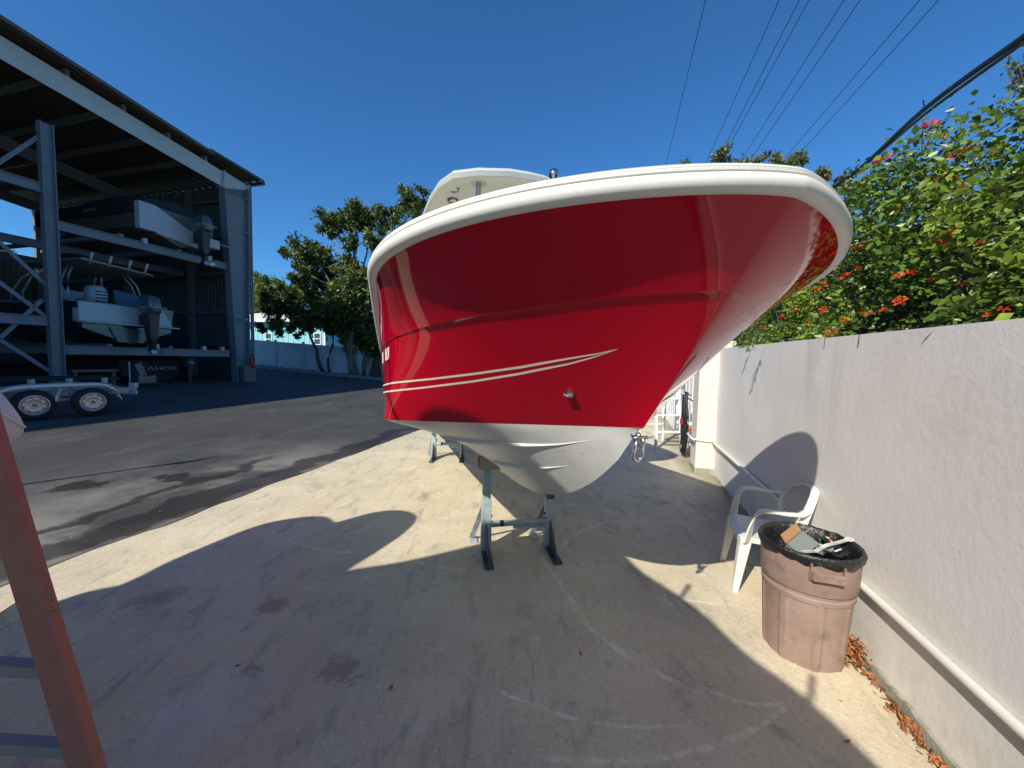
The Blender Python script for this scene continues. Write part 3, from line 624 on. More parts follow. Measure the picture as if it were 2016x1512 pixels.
# bow eye and shackle
be = BP(.775, 0, 1.2)
dn = (BP(.86, 0, 1.11)-BP(.74, 0, 1.25)).normalized(); outw = -(BD); 
m = MB(); m.box(be+outw*.004+Vector((0, 0, 0)), (.03, .008, .10), frame((0, 0, 0), BR, BD).to_3x3() @ Matrix.Rotation(R(-30), 3, 'X')); m.build('bow_eye_plate', 'steel', rb, bevel=.003)
m = MB(); a = [be+outw*.0+Vector((0, 0, .03)), be+outw*.035+Vector((0, 0, .025)), be+outw*.05+Vector((0, 0, -.0)), be+outw*.04-Vector((0, 0, .03)), be-Vector((0, 0, .04))]
m.tube(a, .006, 8).build('bow_eye', 'steel', rb, smooth=True)
sh = thing('shackle', 'stainless shackle hanging from the bow eye of the red boat', 'shackle', be+outw*.045)
c = be+outw*.045
a = []
for j in range(21):
    th = PI*j/20; a.append(c+BR*(.026*math.cos(th))*.9+(Vector((0, 0, -1))*.92+outw*-.2)*(.075+.03*math.sin(th)))
a = [c+BR*.016+Vector((0, 0, .012))]+a+[c-BR*.016+Vector((0, 0, .012))]
MB().tube(a, .0075, 10).build('bow_loop', 'steel', sh, smooth=True)
MB().tube([c-BR*.034+Vector((0, 0, .01)), c+BR*.034+Vector((0, 0, .01))], .007, 10).build('pin', 'steel', sh, smooth=True)

# ------------------------------------------------------------------ jack stands
def stand(label, base, rz, h, wd=.46, dark=True):
    t = thing('jack_stand', label, 'boat stand', base, rz, 'jack stands under the red boat', world=False)
    for s in (-1, 1):
        x = s*wd/2
        up = 'teal_steel' if s < 0 else 'galv_dark'
        MB().box((x, 0, h/2+.12), (.066, .066, h-.24)).build('upright_tube', up, t, bevel=.004)
        MB().hull8([(x-.044, -.04, .02), (x+.044, -.04, .02), (x+.044, .036, .02), (x-.044, .036, .02), (x-.039, -.036, h*.62), (x+.039, -.036, h*.62), (x+.039, .036, h*.62), (x-.039, .036, h*.62)]).build('sleeve', 'galv', t, bevel=.004)
        MB().box((x, -.12, .008), (.075, .36, .012)).build('foot_plate', 'galv_dark', t, bevel=.003)
        MB().hull8([(x-.006, -.27, .016), (x+.006, -.27, .016), (x+.006, -.03, .016), (x-.006, -.03, .016), (x-.006, -.06, .22), (x+.006, -.06, .22), (x+.006, -.03, .26), (x-.006, -.03, .26)]).build('gusset', 'galv_dark', t)
        MB().bar((x-.01, .03, .40), (x-.10, .22, .03), .016, .045, up=(1, 0, 0)).build('rear_strut', 'galv', t)
        MB().box((x-.09, .21, .008), (.07, .12, .012)).build('rear_foot', 'galv', t)
        if s < 0:
            MB().box((x+.06, 0, h+.012), (.25, .075, .018)).build('head_plate', 'teal_steel', t)
        m = MB().tube([(x-s*.036, 0, .30), (x-s*.05, 0, .30)], .012, 8); m.build('bolt', 'galv_dark', t)
    MB().tube([(-wd/2+.03, -.012, .235), (wd/2-.03, -.012, .245)], .026, 12).build('cross_tube', 'galv', t, smooth=True)
    MB().tube([(-wd/2+.115, -.012, .2368), (-wd/2+.145, -.012, .2375)], .0268, 12).build('black_band', 'blackmet', t, smooth=True)
    MB().box((.1, .05, .18), (wd-.28, .03, .035)).build('lower_brace', 'galv', t)
    return t
def block(label, c, rz, d):
    t = thing('wood_block', label, 'wood block', c, rz, 'timber blocks on the jack stands', world=False)
    x, y, z = d
    MB().hull8([(-x/2, -y/2, 0), (x/2, -y/2, 0), (x/2, y/2, 0), (-x/2, y/2, 0), (-x/2+.01, -y/2, z), (x/2-.12, -y/2, z*.55), (x/2-.12, y/2, z*.55), (-x/2+.01, y/2, z)]).build('timber', 'wood', t, bevel=.006)
    MB().box((-x/2-.003, 0, z*.45), (.004, y*.9, z*.75)).build('cut_end', 'wood_end', t)
    return t
b1 = on_ground(956, 1085); b2 = on_ground(1080, 1077); mid = (b1+b2)/2; rz = math.atan2((b2-b1).y, (b2-b1).x)
stand('front jack stand with teal left upright under the red boat bow', mid, rz, .70, (b2-b1).length)
hd = mid+Matrix.Rotation(rz, 3, 'Z') @ Vector((-(b2-b1).length/2+.055, -.01, .722))
block('weathered timber block with orange end on the front jack stand', hd, rz, (.26, .11, .10))
st = thing('string', 'frayed white string hanging from the front jack stand head', 'string', hd)
for dx in (.085, .10, .125):
    a = [hd+Vector((dx, -.05, -.01)), hd+Vector((dx-.004, -.055, -.04)), hd+Vector((dx+.006-.02*(dx < .1), -.055, -.075-.04*(dx < .09)))]
    MB().tube(a, .0016, 5).build('strand', 'rope', st)
b3 = on_ground(854, 903)
stand('rear jack stand seen under the starboard side of the red boat', b3+Vector((.22, .05, 0)), R(4), .50, .46)

# ------------------------------------------------------------------ plastic chair
ch = thing('plastic_chair', 'white plastic garden armchair beside the wall behind the bin', 'chair', (1.915, 2.765, 0), R(-19), world=False)
ch.scale = (.95, .95, .96)
# local: facing -x, y left/right; front legs at x=-.24
def leg(x0, y0, x1, y1, z1, w0, w1):
    a = Vector((x0, y0, 0)); b = Vector((x1, y1, z1)); m = MB(); sy = 1 if y0 > 0 else -1
    m.hull8([a+Vector((-w0/2, 0, 0)), a+Vector((w0/2, 0, 0)), a+Vector((w0/2, -sy*.012, 0)), a+Vector((-w0/2, -sy*.012, 0)), b+Vector((-w1/2, 0, 0)), b+Vector((w1/2, 0, 0)), b+Vector((w1/2, -sy*.012, 0)), b+Vector((-w1/2, -sy*.012, 0))])
    sx = -1 if x0 < 0 else 1
    m.hull8([a+Vector((sx*w0/2, 0, 0)), a+Vector((sx*(w0/2-.012), 0, 0)), a+Vector((sx*(w0/2-.012), -sy*w0*.8, 0)), a+Vector((sx*w0/2, -sy*w0*.8, 0)), b+Vector((sx*w1/2, 0, 0)), b+Vector((sx*(w1/2-.012), 0, 0)), b+Vector((sx*(w1/2-.012), -sy*w1*.8, 0)), b+Vector((sx*w1/2, -sy*w1*.8, 0))])
    return m
for sy in (-1, 1):
    leg(-.26, sy*.25, -.20, sy*.225, .41, .045, .085).build('leg', 'chair', ch, bevel=.006)
    leg(.20, sy*.22, .14, sy*.20, .41, .04, .07).build('leg', 'chair', ch, bevel=.006)
    # arm: rises at the front, runs back, merges with the back hoop
    P_ = [(-.20, sy*.235, .38), (-.185, sy*.255, .50), (-.165, sy*.268, .60), (-.13, sy*.272, .638), (-.06, sy*.275, .645), (.03, sy*.273, .640), (.11, sy*.262, .64), (.16, sy*.225, .655)]
    MB().sweep(P_, [(-.028, -.006), (.028, -.006), (.030, .004), (.02, .009), (-.02, .009), (-.030, .004)], up=(0, 0, 1)).build('armrest', 'chair', ch, smooth=True, auto=50)
# seat
rows = []
for i in range(13):
    x = -.24+.42*i/12; rows.append([Vector((x, y, .425-.018*math.sin(PI*(i/12))*(1-(y/.24)**2)-.03*(i < 1)-.006*(i == 12)-.02*(i/12))) for y in np.linspace(-.235+.02*(i/12), .235-.02*(i/12), 9)])
m = MB().grid(rows); m.grid([[v-Vector((0, 0, .012)) for v in r] for r in rows], flip=True)
m.grid([[r[0], r[0]-Vector((0, 0, .04))] for r in rows]); m.grid([[r[-1], r[-1]-Vector((0, 0, .04))] for r in rows], flip=True); m.grid([[v, v-Vector((0, 0, .045))] for v in rows[0]], flip=True)
m.build('seat', 'chair', ch, smooth=True, auto=40)
for k in range(4):
    MB().box((.02+.035*k, 0, .4085+.002*k), (.010, .2, .004)).build('seat_slot', 'box_grey', ch)
# back hoop and lattice
def bk_pt(u, v):   # u -1..1 across, v 0..1 up
    y = .235*u; z = .42+.37*v; x = .15+.09*v+.02-.07*u*u; return Vector((x, y, z))
def hoop(a):  # angle from right bottom round the top
    u = math.cos(a); v = .50+.50*math.sin(a) if math.sin(a) > 0 else .50+.50*math.sin(a)
    return u, v
hp = [bk_pt(*hoop(a)) for a in np.linspace(R(-52), R(232), 44)]
MB().sweep(hp, [(-.008, -.024), (.008, -.024), (.010, .0), (.008, .024), (-.008, .024), (-.010, 0)], up=(1, 0, .2)).build('back_rim', 'chair', ch, smooth=True, auto=50)
for k in range(-11, 12):
    u = k/12; vm = .5+.5*math.sqrt(max(0, 1-u*u)); v0 = max(.02, .5-.5*math.sqrt(max(0, 1-u*u)))
    MB().sweep([bk_pt(u, v0+(vm-v0)*j/8) for j in range(9)], [(-.0035, -.004), (.0035, -.004), (.0035, .004), (-.0035, .004)], up=(1, 0, 0)).build('back_slat', 'chair', ch)
for k in range(1, 12):
    v = .02+.96*k/12; um = math.sqrt(max(0, 1-((v-.5)/.5)**2))
    MB().sweep([bk_pt(-um+2*um*j/10, v) for j in range(11)], [(-.003, -.003), (.003, -.003), (.003, .003), (-.003, .003)], up=(1, 0, 0)).build('back_rib', 'chair', ch)
MB().sweep([bk_pt(-.75, .03), bk_pt(0, .0), bk_pt(.75, .03)], [(-.006, -.02), (.006, -.02), (.006, .02), (-.006, .02)], up=(1, 0, 0)).build('back_foot', 'chair', ch)

# ------------------------------------------------------------------ bin
cq = on_ground(1589, 1285); cx_, cy_ = cq.x, cq.y+.04
tc_ = thing('rubbish_bin', 'dusty brown round plastic rubbish bin lined with a black bag', 'bin', (cx_, cy_, 0), R(-20), world=False)
tc_.scale = (.90, .90, 1.07)
def wobc(a, z): return 1+.006*math.cos(2*a)
n_ = 96
def canr(a, z):
    # panel relief: proud ribs either side of recessed panels
    r = .205+.042*z/.60; ph = (a/(2*PI)*8) % 1
    if z < .37: r += .008 if (ph < .13 or ph > .87) else (0.008 if z > .345 else 0)
    if z < .02: r -= .004
    return r
prof = [0, .012, .02, .2, .340, .347, .366, .372, .41]
m = MB(); rows = []
for z in prof:
    rows.append([Vector((canr(2*PI*(j+.001)/n_, z)*math.cos(2*PI*j/n_), canr(2*PI*(j+.001)/n_, z)*math.sin(2*PI*j/n_), z)) for j in range(n_+1)])
m.grid(rows, flip=False).build('body', 'can', tc_, smooth=True, auto=25)
MB().lathe([(.2328, .395), (.2435, .395), (.2465, .400), (.2535, .555), (.262, .562), (.264, .578), (.258, .588), (.249, .588), (.246, .57), (.236, .44)], n_).build('rim_collar', 'can', tc_, smooth=True, auto=30)
MB().lathe([(.205, .012), (.238, .56)], 48).add([(.2*math.cos(2*PI*j/24), .2*math.sin(2*PI*j/24), .015) for j in range(24)], [tuple(range(24))]).build('inner_wall', 'can', tc_, smooth=True)
for a in (R(-88), R(92)):
    rz3 = Matrix.Rotation(a, 3, 'Z')
    mm_ = MB()
    pts_ = [rz3 @ Vector((.250, -.075, .50)), rz3 @ Vector((.278, -.07, .505)), rz3 @ Vector((.281, 0, .507)), rz3 @ Vector((.278, .07, .505)), rz3 @ Vector((.250, .075, .50))]
    mm_.sweep(pts_, [(-.012, -.018), (.010, -.020), (.012, .02), (-.006, .024)], up=(0, 0, 1)); mm_.build('handle', 'can', tc_, bevel=.003)
    MB().hull8([rz3 @ Vector(v) for v in ((.244, -.082, .47), (.258, -.082, .48), (.258, -.074, .48), (.244, -.074, .47), (.248, -.082, .56), (.268, -.082, .56), (.268, -.074, .56), (.248, -.074, .56))]).hull8([rz3 @ Vector(v) for v in ((.244, .074, .47), (.258, .074, .48), (.258, .082, .48), (.244, .082, .47), (.248, .074, .56), (.268, .074, .56), (.268, .082, .56), (.248, .082, .56))]).build('handle_bracket', 'can', tc_)
# bag: folded over the lip with wrinkles, dips inside
m = MB(); rows = []; NB = 140
bp = [(.257, .545), (.263, .552), (.266, .562), (.268, .576), (.265, .589), (.257, .595), (.247, .590), (.238, .57), (.228, .53), (.215, .47), (.19, .44), (.12, .43), (.03, .425), (.001, .424)]
for k, (r, z) in enumerate(bp):
    row = []
    for j in range(NB+1):
        a = 2*PI*(j % NB)/NB; nv = noise.noise(Vector((math.cos(a)*6+k*.15, math.sin(a)*6, k*.5))); n2 = noise.noise(Vector((math.cos(a)*22, math.sin(a)*22, k*.9)))
        am = .003+.006*min(1, abs(k-4)/5); rr = r+am*nv+.004*n2 if k < 9 else r+.02*nv
        zz_ = z+(.016*nv if k in (0, 1) else .003*n2)+(.045*nv if k > 8 else 0)
        if k == 0: zz_ += .03*noise.noise(Vector((math.cos(a)*2, math.sin(a)*2, 9)))
        row.append(Vector((rr*math.cos(a), rr*math.sin(a), zz_)))
    rows.append(row)
bag = m.grid(rows).build('bag', 'blackplas', tc_, smooth=True)
def canloc(x, y, z): v = Matrix.Rotation(R(-20), 3, 'Z') @ Vector((x, y, 0)); return Vector((cx_+v.x, cy_+v.y, z))
def inbin(px, py, z): return on_ground(px, py, z)
c = inbin(1575, 1072, .60)
bx = thing('small_carton', 'open grey cardboard carton thrown in the bin', 'box', c, R(25), world=False)
rm = Euler((R(28), R(-18), 0)).to_matrix()
MB().box((0, 0, -.02), (.15, .09, .09), rm).build('carton_body', 'card', bx)
MB().box(rm @ Vector((0, .062, .03)), (.15, .05, .004), rm @ Matrix.Rotation(R(35), 3, 'X')).build('flap', 'cardb', bx)
MB().box(rm @ Vector((.06, -.0465, -.02)), (.03, .002, .03), rm).build('print', 'paper', bx)
a, b = inbin(1580, 1086, .61), inbin(1672, 1062, .645)
sk = thing('stir_stick', 'paint splashed white stirring stick lying across the bin', 'stick', a)
MB().sweep([a, a.lerp(b, .25)+Vector((0, -.012, -.008)), a.lerp(b, .5), b], [(-.010, -.003), (.010, -.003), (.010, .003), (-.010, .003)]).build('stick', 'stick', sk)
MB().tube([b+Vector((.022*math.cos(x), .012*math.sin(x), .003*math.sin(x))) for x in np.linspace(0, 2*PI, 13)], .004, 6).build('handle_loop', 'pvc', sk)
for px, py, z, mt, lb in ((1640, 1070, .60, 'blackplas', 'black printed wrapper on the right side of the bin'), (1612, 1076, .60, 'card', 'small dark striped packet beside the carton in the bin'), (1650, 1088, .58, 'blackmet', 'crumpled black packet low in the bin')):
    q = inbin(px, py, z); wr = thing('wrapper', lb, 'litter', q, random.random()*3, 'packets in the bin', world=False)
    rows = [[Vector((x, y, .018*noise.noise(Vector((x*30, y*30, z*50))))) for x in np.linspace(-.06, .06, 7)] for y in np.linspace(-.035, .035, 5)]
    MB().grid(rows).build('film', mt, wr)
    if mt == 'blackplas':
        for k_x, k_m in ((-.04, 'paper'), (-.02, 'paper'), (0, 'orangep'), (.02, 'orangep'), (.04, 'paper')): MB().box((k_x, .012, .016), (.014, .016, .001)).build('print', k_m, wr)
    else: MB().box((0, .0, .014), (.07, .010, .002)).build('print', 'paper', wr)
# dead leaves
def leaf_mesh(m, c, s, rot, curl=.3):
    e = Euler(rot).to_matrix(); v = [Vector((-1, 0, curl*.4)), Vector((-.2, .32, .0)), Vector((.35, .26, .05)), Vector((1, 0, curl)), Vector((.35, -.26, .05)), Vector((-.2, -.32, 0)), Vector((0, 0, .12))]
    m.add([Vector(c)+e @ (x*s) for x in v], [(0, 6, 1), (1, 6, 2), (2, 6, 3), (3, 6, 4), (4, 6, 5), (5, 6, 0)])
m = MB()
for i in range(420):
    q = random.choice([random.gauss(-3.62, .07), random.gauss(-3.72, .08), random.gauss(-3.66, .06), random.gauss(-4.06, .07), random.gauss(-4.3, .12)]); near = abs(q+3.65) < .13
    off = -abs(random.gauss(0, .05 if near else .022))-.02
    zt = random.random()**1.5*(.15 if near else .03)*max(0, 1-abs(off)/.14)
    leaf_mesh(m, WQ(q, off, .008+zt), random.uniform(.012, .026), (random.uniform(-1, 1), random.uniform(-1, 1), random.random()*6))
for i in range(160):
    q = random.uniform(-2.5, .2); leaf_mesh(m, WQ(q, -.03-abs(random.gauss(0, .03)), .008), random.uniform(.006, .014), (random.uniform(-.6, .6), random.uniform(-.6, .6), random.random()*6))
stuff(m.build('leaf_litter', 'deadleaf'), 'drift of dead orange brown leaves along the foot of the wall', 'leaf litter')
for px, py, mt, lb, s in ((770, 1356, 'redleaf', 'small bright red leaf lying on shaded concrete', .022), (1143, 1289, 'redleaf', 'dark red leaf on the concrete by the pale arc', .020), (1668, 1462, 'deadleaf', 'brown leaf lying on sunlit concrete in the corner', .022), (468, 1312, 'blackmet', 'black scrap on the shaded concrete at left', .016), (1655, 1382, 'blackmet', 'tiny dark leaf on sunlit concrete near the bin', .010)):
    q = on_ground(px, py); m = MB(); leaf_mesh(m, (0, 0, .006), s, (.15, .1, random.random()*3)); o = m.build('fallen_leaf', mt); o.location = q; tag(o, lb, 'leaf', 'single fallen leaves')
m = MB()
for i in range(260):
    if random.random() < .55: q = on_ground(random.uniform(700, 1800), random.uniform(1100, 1500))
    else:
        q = EP(random.uniform(.2, 7), random.uniform(0, 10))
    m.box(q+Vector((0, 0, .007)), (random.uniform(.002, .009), random.uniform(.002, .007), .003), Matrix.Rotation(random.random()*3, 3, 'Z'))
stuff(m.build('grit', 'paper'), 'pale specks of grit and paint scattered over the ground', 'grit')

# ------------------------------------------------------------------ red fibreglass stepladder at left
ld_ = thing('fibreglass_stepladder', 'red fibreglass stepladder with aluminium steps in the left foreground', 'ladder', (-1.2, 1, 0))
pb = C0+ray(170, 1512)*(1.0/ray(170, 1512).y); pt_ = C0+ray(-26, 870)*(1.0/ray(-26, 870).y); dv = (pt_-pb)/(pt_.z-pb.z)
p_foot = pb-dv*pb.z; p_top = pb+dv*(1.52-pb.z)
fx = Vector((.95, -.3, 0)).normalized(); fy = Vector((-.3*-1, -.95, 0)).normalized()
def chan(a, b, name):
    a, b = Vector(a), Vector(b); ax = Vector((1, 0, 0)); ay = Vector((.25, -1, 0)).normalized()
    prof_ = [(-.040, .014), (.036, .014), (.040, .010), (.040, -.020), (.034, -.020), (.034, .008), (-.034, .008), (-.034, -.020), (-.040, -.020)]
    vs = []
    for p in (a, b):
        for x, y in prof_: vs.append(p+ax*x+ay*y)
    k = len(prof_); MB().add(vs, [(j, (j+1) % k, k+(j+1) % k, k+j) for j in range(k)]+[tuple(range(k-1, -1, -1)), tuple(range(k, 2*k))]).build(name, 'fibre', ld_, bevel=.0015)
chan(p_foot, p_top, 'rail')
lf = p_foot+Vector((-.62, .02, 0)); lt = p_top+Vector((-.36, .02, 0)); chan(lf, lt, 'rail')
for px, py in ((28, 1084), (96, 1316), (150, 1474)):
    z = (C0+ray(px, py)*(1.0/ray(px, py).y)).z; a = p_foot+(p_top-p_foot)*(z/p_top.z); b = lf+(lt-lf)*(z/lt.z)
    for nm, dy, dz, sz in (('step', .010, 0, (.034, .010)), ('step_lip', -.004, -.012, (.006, .03))):
        MB().bar(a+Vector((-.038, dy, dz)), b+Vector((.038, dy, dz)), sz[0], sz[1]).build(nm, 'alu', ld_, bevel=.0015)
for px, py in ((101, 1178), (104, 1199)):
    q = C0+ray(px, py)*(.984/ray(px, py).y); MB().lathe([(.001, .003), (.006, .0025), (.0075, 0)], 12, q, Matrix.Rotation(R(90), 3, 'X')).build('rivet', 'rivet', ld_, smooth=True)
q1 = C0+ray(46, 1195)*(1.02/ray(46, 1195).y); q2 = C0+ray(-60, 1262)*(1.15/ray(-60, 1262).y)
MB().bar(q1, q2, .006, .045).build('spreader', 'galv', ld_); MB().box(q1+Vector((.012, 0, .0)), (.02, .02, .05)).build('spreader_catch', 'blackmet', ld_)

# ------------------------------------------------------------------ boat hull builder (for stored / neighbour boats)
def hull_mesh(Lh, B, D, flare=.15, dead=.35, n=26, bluff=2.2, bowrise=.25):
    """local: x across, y from transom (0) to bow (Lh), keel z=0, gunwale z=D; returns side, bottom, top rows"""
    side, bot, gun = [], [], []
    for i in range(n+1):
        f = i/n; y = Lh*f; g_ = (1-max(0, (f-.45)/.55)**bluff)**.62 if f > .45 else 1
        gt = max(g_, 0); wg = B/2*gt; kz = 0 if f < .6 else D*.62*((f-.6)/.4)**2.2
        cf = (1-max(0, (f-.40)/.54)**1.7) if f < .94 else 0; cf = max(cf, 0)
        wc = (B/2-flare)*cf; zc = D*dead+D*.30*max(0, (f-.4)/.6)**1.5; zc = max(zc, kz)
        zg = D+bowrise*max(0, (f-.3)/.7)**1.5
        yy = y*1.0
        side.append([(wc+(wg-wc)*t**1.15, yy-(0 if f < .94 else 0), zc+(zg-zc)*t) for t in np.linspace(0, 1, 7)])
        bot.append([(wc*t, yy, kz+(zc-kz)*t) for t in np.linspace(0, 1, 5)])
        gun.append((wg, yy, zg))
    return side, bot, gun
def both(rows, m, cap=True):
    m.grid([[Vector(v) for v in r] for r in rows]); m.grid([[Vector((-v[0], v[1], v[2])) for v in r] for r in rows], flip=True)
    if cap: m.grid([[Vector(v) for v in rows[0]], [Vector((-v[0], v[1], v[2])) for v in rows[0]]])
def outboard(par, x, y, z, s=1.0, txt=None, white=False, name='outboard_motor'):
    """hung on the transom at (x,y,z top of transom); motor sits on -y side"""
    cw = MB(); P_ = []
    for (zz_, a, b, yo) in ((.0, .15, .24, 0), (.05, .19, .30, 0), (.28, .20, .33, .02), (.46, .18, .30, .04), (.55, .13, .22, .06), (.575, .05, .10, .07)):
        P_.append([Vector((x+s*a*math.copysign(abs(math.cos(t_))**.6, math.cos(t_)), y-s*(.32-yo)+s*b*math.copysign(abs(math.sin(t_))**.6, math.sin(t_)), z+s*(.05+zz_))) for t_ in np.linspace(0, 2*PI, 25)])
    cw.grid(P_); o = cw.build('cowling', 'cowl', par, smooth=True, auto=50)
    m = MB().hull8([(x-.10*s, y-.46*s, z-.75*s), (x+.10*s, y-.46*s, z-.75*s), (x+.08*s, y-.22*s, z-.75*s), (x-.08*s, y-.22*s, z-.75*s), (x-.15*s, y-.50*s, z+.06*s), (x+.15*s, y-.50*s, z+.06*s), (x+.14*s, y-.14*s, z+.06*s), (x-.14*s, y-.14*s, z+.06*s)])
    m.hull8([(x-.03*s, y-.40*s, z-1.18*s), (x+.03*s, y-.40*s, z-1.18*s), (x+.03*s, y-.27*s, z-1.18*s), (x-.03*s, y-.27*s, z-1.18*s), (x-.06*s, y-.46*s, z-.75*s), (x+.06*s, y-.46*s, z-.75*s), (x+.05*s, y-.22*s, z-.75*s), (x-.05*s, y-.22*s, z-.75*s)])
    m.box((x, y-.38*s, z-.80*s), (.26*s, .32*s, .02)); m.build('leg', 'blackmet', par, bevel=.01)
    m = MB().lathe([(.001, -.26*s), (.04*s, -.2*s), (.055*s, -.05*s), (.05*s, .1*s), (.03*s, .2*s)], 10, (x, y-.38*s, z-1.06*s), Matrix.Rotation(R(90), 3, 'X')); gc = m.build('gearcase', 'blackmet', par, smooth=True)
    m = MB()
    for k in range(3):
        rt = Matrix.Rotation(2*PI*k/3, 3, 'Y'); m.add([Vector((x, y-.60*s, z-1.06*s))+rt @ Vector(v)*s for v in ((0, 0, .03), (.07, .03, .1), (.05, .03, .19), (-.05, -.03, .19), (-.06, -.03, .09))], [(0, 1, 2, 3, 4)])
    m.lathe([(.03*s, 0), (.035*s, .1*s), (.01*s, .14*s)], 8, (x, y-.55*s, z-1.06*s), Matrix.Rotation(R(90), 3, 'X')); m.build('propeller', 'rim', par)
    MB().box((x, y-.06*s, z-.18*s), (.24*s, .12*s, .40*s)).build('bracket', 'blackmet', par)
    if txt:
        text('cowling_lettering', txt, .105*s, 'letter', par, frame((x+.02-.19*s*0, y-.655*s, z+.19*s), (1, 0, 0), (0, .05, 1)), .001, shear=.2)
        text('cowling_lettering', txt, .10*s, 'letter', par, frame((x-.207*s, y-.32*s, z+.2*s), (0, -1, 0), (0, 0, 1)), .001, shear=.2)
    MB().box((x, y-.655*s, z+.13*s), (.3*s, .004, .012*s)).build('cowling_stripe', 'letter', par)

# ------------------------------------------------------------------ boat storage building
CB = Vector((-11.43, 16.19, .48)); HH = R(15.5)
FQ = Vector((math.sin(HH), math.cos(HH), 0)); FB = Vector((-FQ.y, FQ.x, 0))
def H(q, b, z): return Vector((CB.x, CB.y, 0))+FQ*q+FB*b+Vector((0, 0, z))
hg = thing('boat_storage_building', 'tall open steel boat rack building with grey blue frame on the left', 'building', H(0, 0, .4))
def isec(name, pts, bdepth, mt, web=.02, fl=.03):
    """pts: quad in (q,z) order: inner-bottom, outer-bottom, outer-top, inner-top; web plus two flanges of depth bdepth"""
    (a, b, c_, d) = pts; m = MB()
    m.hull8([H(p[0], 0, p[1]) for p in pts]+[H(p[0], web, p[1]) for p in pts]); m.build(name, mt, hg)
    for e, f_ in ((a, d), (b, c_)):
        MB().bar(H(e[0], web/2, e[1]), H(f_[0], web/2, f_[1]), bdepth, fl, up=FQ).build('flange', mt, hg)
isec('column', [(-.24, .46), (.26, .46), (.40, 8.5), (-.62, 8.15)], .34, 'bluesteel')
# rafter running up to the left
def rz_(q): return 8.33-.125*(q+.62)
isec('rafter', [(-26, rz_(-26)), (-.62, rz_(-.62)-.12), (-.55, 8.80), (-26, rz_(-26)+.52)], .22, 'rafter')
isec('rafter_knee', [(-.60, 8.05), (.40, 8.05), (.46, 8.72), (-.56, 8.84)], .24, 'rafter')
for b in (6.0, 12.0): 
    isec_pts = [(-26, rz_(-26)), (.2, rz_(.2)), (.2, rz_(.2)+.45), (-26, rz_(-26)+.45)]
    MB().hull8([H(p[0], b, p[1]) for p in isec_pts]+[H(p[0], b+.1, p[1]) for p in isec_pts]).build('inner_rafter', 'bluesteel', hg)
# stub bolts, purlin ends and purlins
for q in (-1.15, -2.4, -3.65, -4.95, -6.25, -7.6, -8.9, -10.2, -11.5, -12.8, -15.5, -18.2, -21, -24):
    z = rz_(q)+.62; MB().box(H(q, 7.22, z), (.09, 14.3, .20), Matrix.Rotation(-HH, 3, 'Z') @ Matrix.Rotation(R(90), 3, 'Z') @ Matrix.Rotation(R(90), 3, 'Z') if False else frame((0, 0, 0), FQ, FB).to_3x3()).build('purlin', 'bluesteel', hg)
# corrugated roof sheet (ribs run down the slope)
m = MB(); nb = 140
rows = []
for j in range(nb+1):
    b = -.42+14.6*j/nb; dz = .025 if (j % 4) in (1, 2) else 0
    rows.append([H(q, b, rz_(q)+.735+dz) for q in (-26.2, -1.15)])
m.grid(rows); rs = m.build('roof_sheet', 'roofsheet', hg)
m = MB(); rows = []
for j in range(nb+1):
    b = -.46+14.6*j/nb; dz = .025 if (j % 4) in (1, 2) else 0
    rows.append([H(-1.35, b, rz_(-1.35)+.78+dz), H(.86, b, 9.02+dz)])
m.grid(rows); m.grid([[H(-1.35, -.46, rz_(-1.35)+.72), H(.86, -.46, 8.96)], [H(-1.35, -.46, rz_(-1.35)+.80), H(.86, -.46, 9.05)]]).build('eave_sheet', 'dkgreen', hg)
MB().bar(H(-26.2, -.43, rz_(-26.2)+.70), H(-1.2, -.43, rz_(-1.2)+.70), .02, .10).build('verge_edge', 'fascia', hg)
MB().box(H(.86, 6.8, 8.93), (.12, 14.5, .12), frame((0, 0, 0), FQ, FB).to_3x3()).build('gutter', 'dkgreen', hg)
# far end wall: corrugated sheets, girts, posts
for k in range(14):
    m = MB(); rows = []
    for j in range(11):
        b = .05+k*1.0+j*.1; dq = .03 if (j % 2) else 0
        rows.append([H(.50+dq, b, .42), H(.50+dq, b, 8.85)])
    m.grid(rows).build('wall_sheet', 'sheet', hg)
for z in (2.05, 3.45, 5.1, 6.7, 8.2):
    MB().box(H(.42, 7, z), (.10, 14, .13), frame((0, 0, 0), FQ, FB).to_3x3()).build('girt', 'bluesteel', hg)
for b in (3.2, 7.2, 13.8): MB().box(H(.36, b, 4.6), (.22, .22, 8.3), frame((0, 0, 0), FQ, FB).to_3x3()).build('wall_post', 'bluesteel', hg)
# corner trim and stub girts seen outside the column
m = MB()
for j in range(3): m.box(H(.47+.05*j, -.06, 4.6), (.03, .05, 8.3), frame((0, 0, 0), FQ, FB).to_3x3())
m.build('corner_trim', 'bluesteel', hg)
for z in (1.3, 2.05, 3.45, 4.6, 6.7, 8.1): MB().box(H(.38, -.09, z), (.24, .06, .07), frame((0, 0, 0), FQ, FB).to_3x3()).build('stub_girt', 'bluesteel', hg)
# near end wall + partial back wall
MB().grid([[H(-26.1, b, .2), H(-26.1, b, 12.1)] for b in np.arange(0, 14.2, .1)]).build('near_end_wall', 'sheet', hg)
for k in range(-12, 14):
    m = MB(); rows = []; ztp = 6.1 if k in (12, 13) else rz_(-14+k)+.6
    for j in range(11):
        q = -14+k*1.04+j*.104; rows.append([H(q, 14.0+(.03 if j % 2 else 0), .6), H(q, 14.0+(.03 if j % 2 else 0), ztp)])
    m.grid(rows).build('back_sheet', 'sheet', hg)
